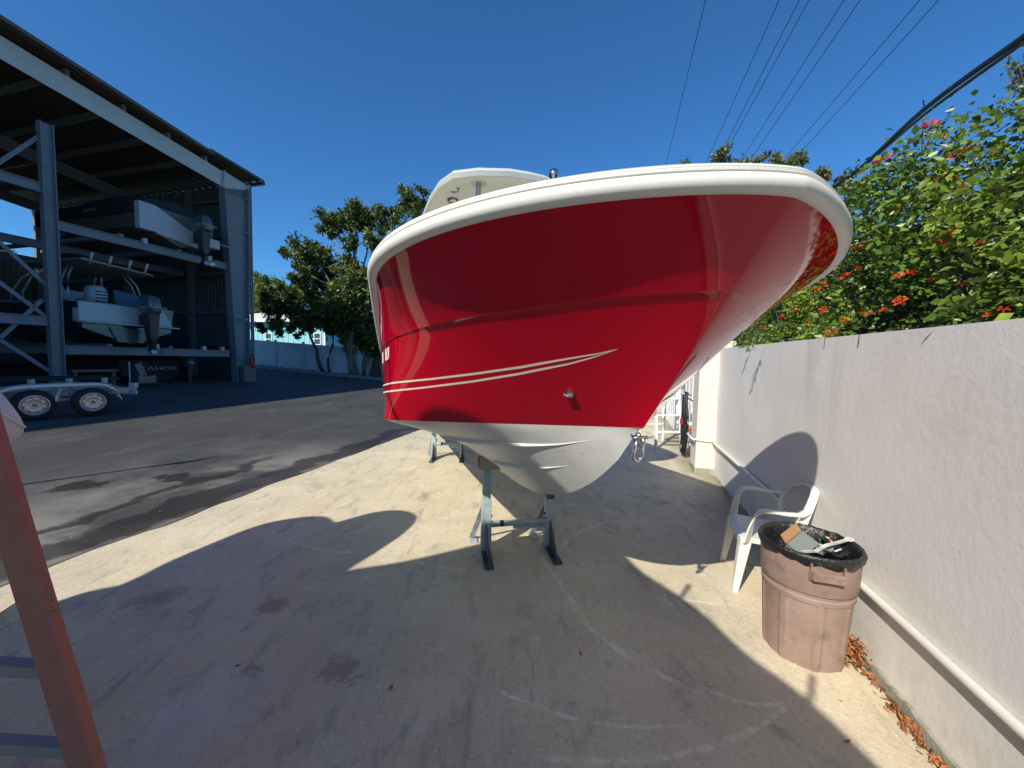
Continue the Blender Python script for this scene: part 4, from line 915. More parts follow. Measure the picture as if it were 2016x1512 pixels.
# rack posts and beams
def hpost(q, b, z0, z1, w_=.25): 
    m = MB(); f3 = frame((0, 0, 0), FQ, FB).to_3x3(); m.box(H(q, b, (z0+z1)/2), (w_, .02, z1-z0), f3); m.build('rack_post', 'bluesteel', hg); MB().box(H(q-w_/2, b, (z0+z1)/2), (.02, .2, z1-z0), f3).build('post_flange', 'bluesteel', hg); MB().box(H(q+w_/2, b, (z0+z1)/2), (.02, .2, z1-z0), f3).build('post_flange', 'bluesteel', hg)
hpost(-5.50, 0, .38, 7.8)
for b in (3.4, 7.0, 10.6): hpost(-5.5, b, .3, 7.8, .2)
for b in (0, 3.4, 7.0): hpost(-11.2, b, .3, 7.8, .2)
f3 = frame((0, 0, 0), FQ, FB).to_3x3()
for b in (0, 3.4, 7.0):
    for q0, q1, z in ((-5.36, -.5 if b == 0 else .2, 1.64), (-5.36, -.5 if b == 0 else .2, 5.12), (-11.1, -5.64, 2.42), (-11.1, -5.64, 6.02)):
        m = MB(); c_ = H((q0+q1)/2, b, z); m.box(c_, (q1-q0, .03, .24), f3); m.box(c_+Vector((0, 0, .12)), (q1-q0, .14, .02), f3); m.box(c_-Vector((0, 0, .12)), (q1-q0, .14, .02), f3); m.build('rack_beam', 'bluesteel', hg)
for (a, b) in (((-5.6, 7.4), (-9.0, 2.6)), ((-5.6, 3.4), (-9.0, 7.4)), ((-5.6, 1.0), (-7.6, 2.9)), ((-5.7, 3.0), (-7.0, 1.2)), ((-9.2, 6.0), (-5.6, 2.5))):
    MB().bar(H(a[0], .06, a[1]), H(b[0], .06, b[1]), .05, .09).build('cross_brace', 'bluesteel', hg)
for q in (-2.2, -3.9): MB().box(H(q, 3.4, 5.28), (.12, 6.8, .12), f3).build('bunk', 'bluesteel', hg)
for q in (-2.6, -4.3): MB().box(H(q, 3.4, 1.80), (.12, 6.8, .12), f3).build('bunk', 'bluesteel', hg)
for q, z in ((-3.3, 5.3), (-1.2, 5.3), (-1.5, 1.82), (-3.25, 1.82), (-.8, 1.82)): MB().box(H(q, -.02, z), (.12, .12, .16), f3).build('bunk_pad', 'whiteb', hg)
text('bay_number', '21', .16, 'letter', hg, frame(H(-3.05, -.09, 1.58), FQ, (0, 0, 1)), .001)
# fittings on the column
q = H(.02, -.16, 3.05)
cmr = thing('security_camera', 'small white security camera on the big tapered steel column', 'camera', q)
MB().bar(q+Vector((-.1, .05, 0)), q+Vector((.2, -.06, .02)), .08, .08).build('camera_body', 'whiteb', cmr, bevel=.01); MB().lathe([(.03, -.03), (.05, 0), (.02, .03)], 10, q-Vector((0, 0, .08))).build('mount', 'whiteb', cmr)
q = H(.22, -.34, 1.05)
fx_ = thing('fire_extinguisher', 'red fire extinguisher hung at the foot of the steel column', 'fire extinguisher', q)
MB().lathe([(.001, 0), (.075, .01), (.085, .04), (.085, .40), (.06, .47), (.03, .50), (.03, .53), (.001, .54)], 14, q).build('cylinder', 'extred', fx_, smooth=True, auto=40)
MB().box(q+Vector((0, 0, .57)), (.12, .04, .05)).tube([q+Vector((.05, 0, .55)), q+Vector((.13, 0, .4)), q+Vector((.11, 0, .1))], .012, 6).build('nozzle', 'blackmet', fx_)
q = H(.15, -.22, .46)
ub = thing('utility_box', 'grey utility cabinet at the base of the steel column', 'cabinet', q); MB().box(q+Vector((0, 0, .32)), (.55, .22, .64), f3).build('cabinet_body', 'box_grey', ub, bevel=.01)
MB().box(q+Vector((0, 0, .66)), (.58, .26, .03), f3).build('lid', 'bluesteel', ub)

RH = math.atan2(FQ.y, FQ.x)      # local x -> FQ, local y -> FB
def stored(label, q, b, z, name='stored_boat'):
    return thing(name, label, 'boat', H(q, b, z), RH, 'boats in the storage racks', world=False)
# middle boat with T-top
sb = stored('white and slate fishing boat with T top on the middle rack', -3.9, -.25, 1.86)
sd, bt, gn = hull_mesh(7.2, 2.5, 1.22, .10, .36)
m = MB(); both(sd, m); m.build('hull_side', 'darkhull', sb, smooth=True, auto=40)
m = MB(); both(bt, m); m.build('hull_bottom', 'greyhull', sb, smooth=True, auto=40)
m = MB()
for sx in (-1, 1): m.grid([[Vector((sx*(g_[0]+.02), g_[1], g_[2]-.03)), Vector((sx*(g_[0]+.03), g_[1], g_[2]+.02)), Vector((sx*max(g_[0]-.18, 0), g_[1], g_[2]+.05)), Vector((sx*max(g_[0]-.2, 0), g_[1], g_[2]-.4))] for g_ in gn], flip=sx < 0)
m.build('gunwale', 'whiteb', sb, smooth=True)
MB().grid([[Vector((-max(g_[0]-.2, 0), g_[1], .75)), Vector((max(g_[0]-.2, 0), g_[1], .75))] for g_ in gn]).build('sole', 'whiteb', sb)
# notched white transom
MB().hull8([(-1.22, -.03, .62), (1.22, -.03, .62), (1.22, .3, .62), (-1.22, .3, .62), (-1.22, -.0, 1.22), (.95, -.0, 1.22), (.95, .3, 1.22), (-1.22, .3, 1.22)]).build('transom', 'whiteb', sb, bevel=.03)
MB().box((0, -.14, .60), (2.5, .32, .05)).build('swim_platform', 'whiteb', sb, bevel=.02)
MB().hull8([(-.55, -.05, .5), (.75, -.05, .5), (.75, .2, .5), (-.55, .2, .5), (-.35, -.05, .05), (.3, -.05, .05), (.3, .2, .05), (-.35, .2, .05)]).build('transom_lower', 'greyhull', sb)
outboard(sb, .28, -.12, .95, 1.05, 'YAMAHA')
MB().lathe([(.2, 0), (.26, .1), (.27, .45), (.2, .6), (.05, .62)], 18, (-.35, .9, 1.2)).build('helm_seat', 'whiteb', sb, smooth=True)
for k in range(4): MB().box((-.35, .9-.275, 1.32+.1*k), (.3, .01, .035)).build('seat_slat', 'blackmet', sb)
MB().box((-.2, 2.4, 1.25), (.9, 1.0, .9)).build('console', 'whiteb', sb, bevel=.08)
MB().hull8([(.05, .7, 1.05), (1.15, .7, 1.05), (1.15, .75, 1.05), (.05, .75, 1.05), (.0, .7, 1.75), (1.1, .7, 1.62), (1.1, .75, 1.62), (.0, .75, 1.75)]).build('blue_canvas', 'bluecanvas', sb)
m = MB()
tz = 2.35
for sx in (-1, 1):
    for y0, y1 in ((1.0, 1.25), (1.25, 1.5), (3.2, 2.6), (3.8, 2.9)):
        MB().tube([(sx*.95, y0, 1.1), (sx*.93, y0, 1.6), (sx*.86, (y0+y1)/2, 2.05), (sx*.7, y1, tz)], .028, 8).build('tower_leg', 'whiteb', sb, smooth=True)
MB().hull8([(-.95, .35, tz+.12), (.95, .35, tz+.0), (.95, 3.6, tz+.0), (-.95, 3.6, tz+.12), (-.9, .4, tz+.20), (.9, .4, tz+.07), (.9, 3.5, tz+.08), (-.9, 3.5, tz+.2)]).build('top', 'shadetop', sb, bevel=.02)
for x in (-.7, -.25, .25, .7): MB().tube([(x, .45, tz+.05), (x-.02, .25, tz+.36)], .035, 8).build('rod_holder', 'whiteb', sb, smooth=True)
MB().hull8([(-.5, 1.6, tz+.2), (.3, 1.6, tz+.2), (.3, 3.2, tz+.2), (-.5, 3.2, tz+.2), (-.3, 2, tz+.55), (.1, 2, tz+.55), (.1, 3, tz+.55), (-.3, 3, tz+.55)]).build('radar_cover', 'black', sb)
# upper boat under black cover, white stern bracket
ub_ = stored('black covered boat with white stern bracket on the top rack', -2.3, -.15, 5.36)
sd, bt, gn = hull_mesh(7.0, 2.4, 1.15, .10, .36)
m = MB(); both(sd, m); m.build('hull_side', 'tan', ub_, smooth=True, auto=40); m = MB(); both(bt, m); m.build('hull_bottom', 'tan', ub_, smooth=True, auto=40)
m = MB(); rows = []
for i, g_ in enumerate(gn):
    hgt = .75*math.sin(PI*min(1, (i+3)/20))**.7 if i < 18 else .3*(26-i)/8+.02
    rows.append([Vector((-g_[0]-.03, g_[1]+.25, g_[2]-.30)), Vector((-g_[0]-.03, g_[1]+.25, g_[2]+.02)), Vector((-g_[0]*.55, g_[1]+.25, g_[2]+hgt*.7)), Vector((0, g_[1]+.25, g_[2]+hgt)), Vector((g_[0]*.55, g_[1]+.25, g_[2]+hgt*.7)), Vector((g_[0]+.03, g_[1]+.25, g_[2]+.02)), Vector((g_[0]+.03, g_[1]+.25, g_[2]-.30))])
m.grid(rows); m.add(rows[0], [tuple(range(7))]); m.build('cover', 'black', ub_, smooth=True, auto=60)
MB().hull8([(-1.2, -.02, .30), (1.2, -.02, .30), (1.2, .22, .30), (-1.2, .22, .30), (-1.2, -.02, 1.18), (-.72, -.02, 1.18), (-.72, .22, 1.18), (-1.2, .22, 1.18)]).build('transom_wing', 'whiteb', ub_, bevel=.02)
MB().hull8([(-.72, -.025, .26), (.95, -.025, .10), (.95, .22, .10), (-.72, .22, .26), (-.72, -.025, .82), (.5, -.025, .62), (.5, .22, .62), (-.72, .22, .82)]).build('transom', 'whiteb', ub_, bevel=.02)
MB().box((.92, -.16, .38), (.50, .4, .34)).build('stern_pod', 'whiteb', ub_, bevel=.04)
MB().tube([(1.1, -.35, .42), (1.5, -.38, .40)], .02, 6).build('boarding_step', 'steel', ub_)
outboard(ub_, .42, -.2, .62, 1.0, 'YAMAHA')
text('hull_script', 'ARAMAR', .16, 'letter', ub_, frame((-1.245, 2.3, .98), (0, -1, 0), (0, 0, 1)), .001, shear=.3)
# upper left black boat with a name in script
bl = stored('black canvas wrapped boat with script name on the upper left rack', -8.1, -.2, 6.2)
sd, bt, gn = hull_mesh(7.5, 2.6, 1.3, .10, .36)
m = MB(); both(sd, m); m.build('hull_side', 'black', bl, smooth=True, auto=40); m = MB(); both(bt, m); m.build('hull_bottom', 'darkhull', bl, smooth=True, auto=40)
text('boat_name', "Dirty'n Bon Gea", .26, 'letter', bl, frame((.2, -.03, .85), (1, 0, 0), (0, 0, 1)), .001, shear=.35)
# lower left boat hull
ll = stored('dark hulled boat on the lower left rack behind the cross braces', -8.2, -.1, 2.56)
sd, bt, gn = hull_mesh(7.5, 2.6, 1.25, .10, .36)
m = MB(); both(sd, m); m.build('hull_side', 'darkhull', ll, smooth=True, auto=40); m = MB(); both(bt, m); m.build('hull_bottom', 'tan', ll, smooth=True, auto=40)
m = MB()
for sx in (-1, 1): m.grid([[Vector((sx*(g_[0]+.02), g_[1], g_[2]-.03)), Vector((sx*(g_[0]+.03), g_[1], g_[2]+.02)), Vector((sx*max(g_[0]-.18, 0), g_[1], g_[2]+.05))] for g_ in gn], flip=sx < 0)
m.build('gunwale', 'whiteb', ll, smooth=True)
# ground level covered boat with lettering
gl = thing('covered_boat', 'low dark covered boat with white lettering on the ground under the racks', 'boat', H(-2.6, .8, .5), RH, 'boats in the storage racks', world=False)
sd, bt, gn = hull_mesh(6.0, 2.2, .85, .10, .36)
m = MB(); both(sd, m); m.build('hull_side', 'black', gl, smooth=True, auto=40); m = MB(); both(bt, m); m.build('hull_bottom', 'black', gl, smooth=True, auto=40)
MB().grid([[Vector((-g_[0], g_[1], g_[2])), Vector((0, g_[1], g_[2]+.2)), Vector((g_[0], g_[1], g_[2]))] for g_ in gn]).build('cover', 'black', gl)
text('lettering', 'TAHOE', .2, 'letter', gl, frame((.1, -.02, .48), (1, 0, 0), (0, 0, 1)), .001, sx=1.8)
outboard(gl, .9, -.05, .55, .7)
# clutter: steel bench and sawhorse in the dark
cl = thing('steel_bench', 'low steel bench in the shade below the middle rack', 'bench', H(-4.6, .3, .42))
MB().box(H(-4.6, .3, 1.02), (1.1, .4, .08), f3).build('top', 'tan', cl)
for q in (-5.05, -4.15): MB().box(H(q, .3, .7), (.08, .3, .6), f3).build('leg', 'tan', cl)
cl = thing('tilted_drive', 'scrap outboard bracket standing on the ground under the racks', 'machine', H(-3.7, -.2, .42))
MB().bar(H(-3.75, -.2, 1.25), H(-3.6, -.2, .85), .12, .2).build('bracket', 'greyhull', cl); MB().box(H(-3.55, -.2, .72), (.5, .3, .25), f3).build('casing', 'greyhull', cl)
MB().tube([H(-4.0, -.3, .45), H(-4.0, -.3, 1.3)], .02, 6).build('rod', 'galv', cl)

# ------------------------------------------------------------------ boat trailer
w1 = Vector((-8.96, 7.18, 0)); w2 = Vector((-8.58, 7.84, 0)); TD = (w2-w1).normalized(); TN = Vector((TD.y, -TD.x, 0)); zt0 = gz(-8.9, 7.5)
tr = thing('boat_trailer', 'galvanised tandem boat trailer parked in the shade before the racks', 'trailer', (w1.x, w1.y, zt0))
def TT(a, o, z): return Vector((w1.x, w1.y, zt0))+TD*a+TN*o+Vector((0, 0, z))
ax_m = frame((0, 0, 0), TD, Vector((0, 0, 1))).to_3x3()     # local z -> TN
sepw = (w2-w1).length
for a in (0, sepw):
    t0 = MB().lathe([(.185, -.10), (.26, -.10), (.285, -.07), (.29, 0), (.285, .07), (.26, .095), (.215, .10), (.185, .095)], 36, TT(a, -.10, .29), ax_m)
    ty = t0.build('wheel', 'tyre', tr, smooth=True, auto=40)
    r = MB().lathe([(.19, .09), (.192, .098), (.183, .100), (.175, .07), (.160, .05), (.15, .055), (.145, .075), (.09, .082), (.075, .075), (.07, .06)], 32, TT(a, -.10, .29), ax_m)
    r.add([TT(a, -.10, .29)+ax_m @ Vector((.09*math.cos(x), .09*math.sin(x), .074)) for x in np.linspace(0, 2*PI, 16, endpoint=False)], [tuple(range(16))])
    ro = r.build('rim', 'rim', ty, smooth=True, auto=40)
    m = MB()
    for k in range(8):
        x = 2*PI*k/8+.2; rr = Matrix.Rotation(x, 3, 'Z'); m.add([TT(a, -.10, .29)+ax_m @ (rr @ Vector(v)) for v in ((.142, -.016, .0785), (.142, .016, .0785), (.112, 0, .0815))], [(0, 1, 2)])
    stuff(m.build('spoke_holes', 'blackmet', ty)); MB().lathe([(.02, .1), (.03, .09), (.03, .08)], 10, TT(a, -.10, .29), ax_m).build('hub', 'blackmet', ty)
fp = [(-.62, .30), (-.56, .45), (-.44, .57), (-.28, .645), (-.1, .675), (.35, .685), (sepw+.08, .685), (sepw+.20, .655), (sepw+.31, .58), (sepw+.38, .46), (sepw+.42, .34)]
MB().sweep([TT(a, -.10, z) for a, z in fp], [(-.12, -.004), (.10, -.004), (.118, -.02), (.124, -.05), (.128, -.05), (.124, -.01), (.105, .006), (-.12, .006)], up=(0, 0, 1), fixed=[TN]*len(fp)).build('fender', 'fender', tr, smooth=True, auto=40)
m = MB(); m.bar(TT(-3.2, -.30, .48), TT(sepw+.75, -.30, .48), .06, .13); m.bar(TT(-3.2, -1.9, .48), TT(sepw+.75, -1.9, .48), .06, .13)
for a in (-2.4, -1.0, sepw+.7): m.bar(TT(a, -.3, .47), TT(a, -1.9, .47), .07, .09)
m.build('frame', 'galv', tr)
m = MB(); m.bar(TT(-2.8, -.62, .74), TT(sepw+.55, -.62, .74), .10, .06); m.bar(TT(-2.8, -1.6, .74), TT(sepw+.55, -1.6, .74), .10, .06); m.build('bunk_board', 'black', tr)
for a in (-1.7, -.75, .05, .55, sepw+.3): MB().box(TT(a, -.52, .70), (.07, .07, .12)).build('bunk_bracket', 'galv', tr)
MB().bar(TT(.26, -.02, .34), TT(.33, -.02, .6), .02, .05).bar(TT(.05, -.2, .36), TT(sepw-.05, -.2, .36), .03, .06).build('spring', 'galv', tr)
MB().box(TT(sepw+.68, -.22, .60), (.12, .10, .10)).build('tail_bracket', 'whiteb', tr); MB().box(TT(sepw+.68, -.22, .44), (.13, .06, .08)).build('light_bracket', 'whiteb', tr)
MB().box(TT(sepw+.36, .03, .44), (.05, .02, .14)).build('reflector', 'amber', tr)

# ------------------------------------------------------------------ vinyl fence, gravel, house
def FZ(px): return interp(px, [490, 620, 750, 900], [29.2, 27.6, 26.2, 24.8])
fA = at(440, 700, 26.4); fC = at(960, 700, 21.6); fd = Vector((fC.x-fA.x, fC.y-fA.y, 0)); fl_ = fd.length; fd.normalize(); fnn = Vector((-fd.y, fd.x, 0))
vf = thing('vinyl_fence', 'long white vinyl privacy fence at the back of the yard', 'fence', (fA.x, fA.y, 0))
def FF(a, o, z): p = Vector((fA.x, fA.y, 0))+fd*a+fnn*o; return Vector((p.x, p.y, gz(p.x, p.y)+z-.0))
f3f = frame((0, 0, 0), fd, fnn).to_3x3()
npn = int(fl_/2.2)
for k in range(npn+1):
    a = k*2.2
    MB().box(FF(a, 0, .88), (.13, .13, 1.76), f3f).lathe([(.10, 0), (.02, .07)], 4, FF(a, 0, 1.76), f3f @ Matrix.Rotation(R(45), 3, 'Z')).build('post', 'vinyl', vf)
    if k < npn:
        for j in range(7): MB().bar(FF(a+.065+.296*j, .0, .84), FF(a+.065+.296*j+.292, 0, .84), .03, 1.50).build('panel_board', 'vinyl', vf)
        MB().bar(FF(a+.06, 0, 1.64), FF(a+2.14, 0, 1.64), .06, .11).build('top_rail', 'vinyl', vf)
        MB().bar(FF(a+.06, 0, .11), FF(a+2.14, 0, .11), .06, .13).build('bottom_rail', 'vinyl', vf)
rows = [[FF(a, -o_+.15*noise.noise(Vector((a, o_, 0))), .035+(.05 if o_ in (.6, 1.1) else -.04)) for o_ in (-.2, .2, .6, 1.1, 1.9)] for a in np.arange(-1, fl_+1, .4)]
stuff(MB().grid(rows).build('gravel_bed', 'gravel', smooth=True), 'pale gravel strip along the foot of the white vinyl fence', 'gravel')
m = MB()
for i in range(900):
    a = random.uniform(-1, fl_); o_ = -random.uniform(0, 2.0); s = random.uniform(.03, .09); q = FF(a, o_, .05); m.box(q, (s*1.3, s, s*.7), Euler((random.random(), random.random(), random.random()*3)).to_matrix())
stuff(m.build('gravel_stones', 'gravel'), 'loose pale rocks strewn along the fence foot', 'rocks')
# turquoise house behind the fence
hs = thing('turquoise_house', 'turquoise board and batten house with white trim behind the fence', 'house', at(540, 690, 36))
hA = at(470, 690, 38); hA.z = 1.7; hB = at(640, 690, 35.0); hB.z = 1.7; hdv = (hB-hA); hlen = hdv.length; hdv.normalize(); hn = Vector((-hdv.y, hdv.x, 0)); h3 = frame((0, 0, 0), hdv, hn).to_3x3()
def HS(a, o_, z): return hA+hdv*a+hn*o_+Vector((0, 0, z))
MB().box(HS(hlen/2, 2.5, 1.6), (hlen, 5, 3.2), h3).build('wall', 'turq', hs)
k = 0
while k*.62 < hlen: MB().box(HS(k*.62, -.02, 1.6), (.05, .03, 3.2), h3).build('batten', 'turq', hs); k += 1
for i in range(int(hlen/.62)): MB().box(HS(i*.62+.31, -.008, 1.6), (.54, .012, 3.18), h3).build('siding_board', 'turq', hs)
MB().hull8([HS(-.6, -.6, 3.15), HS(hlen+.4, -.6, 3.15), HS(hlen+.4, 5.5, 3.15), HS(-.6, 5.5, 3.15), HS(-.6, 2.3, 4.3), HS(hlen+.4, 2.3, 4.3), HS(hlen+.4, 2.7, 4.3), HS(-.6, 2.7, 4.3)]).build('roof', 'metalroof', hs)
MB().bar(HS(-.6, -.62, 3.12), HS(hlen+.4, -.62, 3.12), .04, .2).build('fascia', 'trim', hs)
for a, z, wx, wz in ((1.7, 2.55, 1.1, .5), (3.9, 1.45, .8, 1.2), (hlen-.8, 1.5, .8, 1.1)):
    wi = MB().box(HS(a, -.05, z), (wx, .06, wz), h3).build('window', 'trim', hs)
    MB().box(HS(a, -.085, z), (wx-.16, .02, wz-.16), h3).build('pane', 'glass', wi)
    if wz > 1: MB().box(HS(a, -.10, z), (wx-.1, .03, .06), h3).build('frame', 'trim', wi)
for a in (.0, hlen): MB().box(HS(a, -.03, 1.6), (.14, .05, 3.2), h3).build('corner_board', 'trim', hs)
hs2 = thing('white_cottage', 'small white cottage with dark gable partly hidden by the tree', 'house', at(650, 690, 38))
q = at(655, 690, 38); q.z = 1.7
MB().box(q+Vector((0, 2, 1.2)), (4.4, 4, 2.4)).build('wall', 'trim', hs2)
MB().hull8([q+Vector(v) for v in ((-2.6, -.4, 2.4), (2.6, -.4, 2.4), (2.6, 4.4, 2.4), (-2.6, 4.4, 2.4), (-.1, -.4, 3.9), (.1, -.4, 3.9), (.1, 4.4, 3.9), (-.1, 4.4, 3.9))]).build('roof', 'metalroof', hs2)
wi = MB().box(q+Vector((-.9, -.03, 1.4)), (.9, .06, .9)).build('window', 'trim', hs2); MB().box(q+Vector((-.9, -.07, 1.4)), (.7, .02, .7)).build('pane', 'glass', wi)
MB().box(q+Vector((-.3, -.43, 3.0)), (1.6, .02, .7)).build('gable_panel', 'turq', hs2)

# ------------------------------------------------------------------ foliage
def leaves_mesh(name, cen, nrm, size, m, parent=None, aspect=.5, fold=.25):
    """cen (n,3), nrm: leaf direction (n,3), size (n,)"""
    n = len(cen); d = nrm/np.linalg.norm(nrm, axis=1, keepdims=True); r = rng.normal(size=(n, 3)); s = np.cross(d, r); s /= np.linalg.norm(s, axis=1, keepdims=True); u = np.cross(s, d)
    L_ = size[:, None]; W_ = L_*aspect
    v0 = cen; v1 = cen+d*L_*.45+s*W_*.5+u*L_*fold*.3; v2 = cen+d*L_; v3 = cen+d*L_*.45-s*W_*.5+u*L_*fold*.3; vm = cen+d*L_*.5
    V = np.stack([v0, v1, v2, v3, vm], 1).reshape(-1, 3)
    if parent is not None and parent.get('_w'): V = V-np.array(parent['_w'])
    b = np.arange(n)*5; F = np.stack([b, b+1, b+4, b+1, b+2, b+4, b+2, b+3, b+4, b+3, b, b+4], 1).reshape(-1, 3)
    me = bpy.data.meshes.new(name); me.vertices.add(len(V)); me.vertices.foreach_set('co', V.astype(np.float32).ravel())
    me.loops.add(F.size); me.loops.foreach_set('vertex_index', F.astype(np.int32).ravel()); me.polygons.add(len(F)); me.polygons.foreach_set('loop_start', (np.arange(len(F))*3).astype(np.int32)); me.polygons.foreach_set('loop_total', np.full(len(F), 3, np.int32))
    me.update(calc_edges=True); me.materials.append(M[m]); o = bpy.data.objects.new(name, me); COL.objects.link(o)
    if parent is not None: o.parent = parent
    return o
def crown(clumps, per, size, jit=.5):
    C_, D_ = [], []
    for (c_, r) in clumps:
        n = int(per*r*r); sub = max(8, int(15*r*r)); sc = rng.normal(size=(sub, 3)); sc /= np.linalg.norm(sc, axis=1, keepdims=True); sc *= (rng.random((sub, 1))**.4)*r*np.array([1, 1, .75])
        k = rng.integers(0, sub, n); p = sc[k]+rng.normal(size=(n, 3))*r*.13; C_.append(np.array(c_)+p); D_.append(p/r*.5+rng.normal(size=(n, 3))*.8+np.array([0, 0, -.15]))
    C_ = np.vstack(C_); D_ = np.vstack(D_); return C_, D_, size*(.6+.8*rng.random(len(C_)))
def tree(name, label, base, tops, clumps, bark, leaf, rt, per=260, size=.16, cat='tree', group='trees at the back of the yard'):
    t = thing(name, label, cat, base, group=group)
    m = MB(); base = Vector(base)
    for (bx_, h0, top) in tops:
        top = Vector(top); p0 = base+Vector((bx_, 0, -.05)); pts_ = []
        for i in range(9):
            f = i/8; q = p0.lerp(top, f); q += Vector((.25*noise.noise(Vector((f*2.5, bx_*3, 1)))*math.sin(PI*f)*3, .25*noise.noise(Vector((f*2.5, bx_*3, 7))), 0)); pts_.append(q)
        m.tube(pts_, rt*h0, 8, rt*h0*.35)
    m.build('trunk', bark, t, smooth=True)
    m = MB()
    for (c_, r) in clumps:
        c_ = Vector(c_); best = min(((Vector(tp)-c_).length, Vector(tp)) for _, _, tp in tops)[1]; st_ = base.lerp(best, random.uniform(.55, .95))
        mid = st_.lerp(c_, .5)+Vector((random.uniform(-.3, .3), random.uniform(-.3, .3), random.uniform(-.1, .4)))
        m.tube([st_, mid, c_], rt*.32, 6, rt*.10)
        for _ in range(5):
            e = c_+Vector((random.gauss(0, 1), random.gauss(0, 1), random.gauss(0, .7)))*r*.7; m.tube([mid.lerp(c_, .6), (c_+e)/2, e], rt*.12, 5, rt*.04)
    m.build('limbs', bark, t, smooth=True)
    C_, D_, S_ = crown([(tuple(c), r) for c, r in clumps], per, size); leaves_mesh('crown', C_, D_, S_, leaf, t)
    return t
def cl_(lst, d0, dj=1.2):
    out_ = []
    for (px, py, rp) in lst:
        d = d0+random.uniform(-dj, dj); out_.append((at(px, py, d), rp/FPX*d))
    return out_
def gpt(px, d): q = at(px, 700, d); return Vector((q.x, q.y, gz(q.x, q.y)))
# main sprawling tree
tree('spreading_tree', 'tall spreading tree with open crown in front of the white fence', gpt(700, 23.2), [(0, 1, at(665, 560, 23.2)), (.5, .8, at(742, 520, 23.2)), (-.2, .7, at(700, 450, 23.2)), (.9, .6, at(800, 420, 23.2))],
     cl_([(664, 430, 34), (640, 445, 26), (695, 425, 34), (730, 440, 32), (760, 425, 30), (800, 400, 30), (825, 385, 20), (830, 420, 26), (600, 500, 36), (575, 495, 22), (630, 520, 40), (655, 560, 34), (690, 520, 28), (700, 570, 40), (745, 480, 30), (770, 500, 32), (730, 560, 36), (760, 590, 40), (590, 540, 24), (615, 570, 34), (680, 610, 46), (740, 640, 46), (720, 680, 36), (780, 640, 40), (700, 480, 22), (790, 460, 26), (650, 600, 34), (745, 690, 26), (700, 650, 36)], 23.2), 'bark', 'leafA', .22, per=1700, size=.20)
tree('leaning_tree', 'low leaning tree with dark drooping foliage before the turquoise house', gpt(638, 23.6), [(0, 1, at(600, 612, 23.6)), (.35, .7, at(650, 620, 23.6))],
     cl_([(530, 620, 26), (555, 600, 30), (585, 605, 36), (560, 640, 24), (520, 648, 14), (610, 625, 34), (640, 640, 28), (590, 650, 18), (575, 575, 26), (540, 585, 24), (625, 600, 30), (660, 650, 26)], 23.6, .8), 'barkd', 'leafA', .12, per=1900, size=.18)
tree('round_tree', 'olive green tree rising behind the turquoise house near the steel column', gpt(525, 40), [(0, 1, at(530, 600, 40))],
     cl_([(505, 560, 20), (520, 552, 18), (540, 568, 22), (510, 590, 24), (535, 600, 26), (560, 590, 22), (500, 620, 22), (548, 558, 14), (525, 580, 24), (575, 600, 22)], 40, 1), 'barkd', 'leafB', .2, per=700, size=.28)
tree('sunlit_tree', 'bright yellow green young tree between the darker trunks', gpt(690, 23.3), [(0, 1, at(695, 600, 23.3))],
     cl_([(670, 530, 16), (690, 535, 18), (660, 565, 16), (710, 575, 14), (735, 560, 14), (735, 475, 16), (745, 600, 16), (680, 560, 18)], 22.6, .4), 'bark', 'leafB', .08, per=1000, size=.18)
tree('end_tree', 'dark tree at the right end of the fence beside the red hull', gpt(745, 22.6), [(0, 1, at(752, 560, 22.6)), (.5, .8, at(790, 560, 22.6))],
     cl_([(750, 620, 34), (760, 660, 34), (790, 600, 40), (735, 690, 22), (800, 680, 40), (770, 560, 30)], 22.8, .6), 'barkd', 'leafA', .2, per=1700, size=.20)

# flowering hedge behind the wall
def hedge_top(q):    # q along wall, metres (negative towards camera)
    return interp(q, [-9, -5.2, -4.4, -3.9, -3.4, -2.8, -2.0, -1.2, 0, 1.5, 3, 6], [3.3, 3.15, 3.0, 2.95, 3.0, 3.02, 3.0, 3.0, 3.1, 3.0, 2.8, 2.6])
hgd = thing('flowering_hedge', 'dense flowering vine hedge with orange blooms spilling over the pale wall', 'hedge', WQ(-3, .8))
n = 95000
q = -9+rng.random(n)**.8*15; fz = rng.random(n); tops = np.array([hedge_top(x) for x in q])
nz_ = np.array([noise.noise(Vector((a*1.3, b*1.6, 0)))+.5*noise.noise(Vector((a*3.2, b*3.4, 4))) for a, b in zip(q, fz*2)])
tops = tops+.22*np.array([noise.noise(Vector((a*2.1, 0, 3)))+.5*noise.noise(Vector((a*6, 0, 3))) for a in q])
z = 1.80+(tops-1.80)*fz
face = .30-.48*nz_+.45*fz**3-.12*(fz < .12); depth = face+np.abs(rng.normal(size=n))*.16
top_m = rng.random(n) < .25; z = np.where(top_m, tops-np.abs(rng.normal(size=n))*.1, z); depth = np.where(top_m, .3+rng.random(n)*1.4, depth)
WPn = np.array(WP); depth = np.where(z < 2.5, np.maximum(depth, .09), np.maximum(depth, .0)); Cn = WPn+np.outer(q, np.array(WD))+np.outer(depth, np.array(WN)); Cn[:, 2] = z
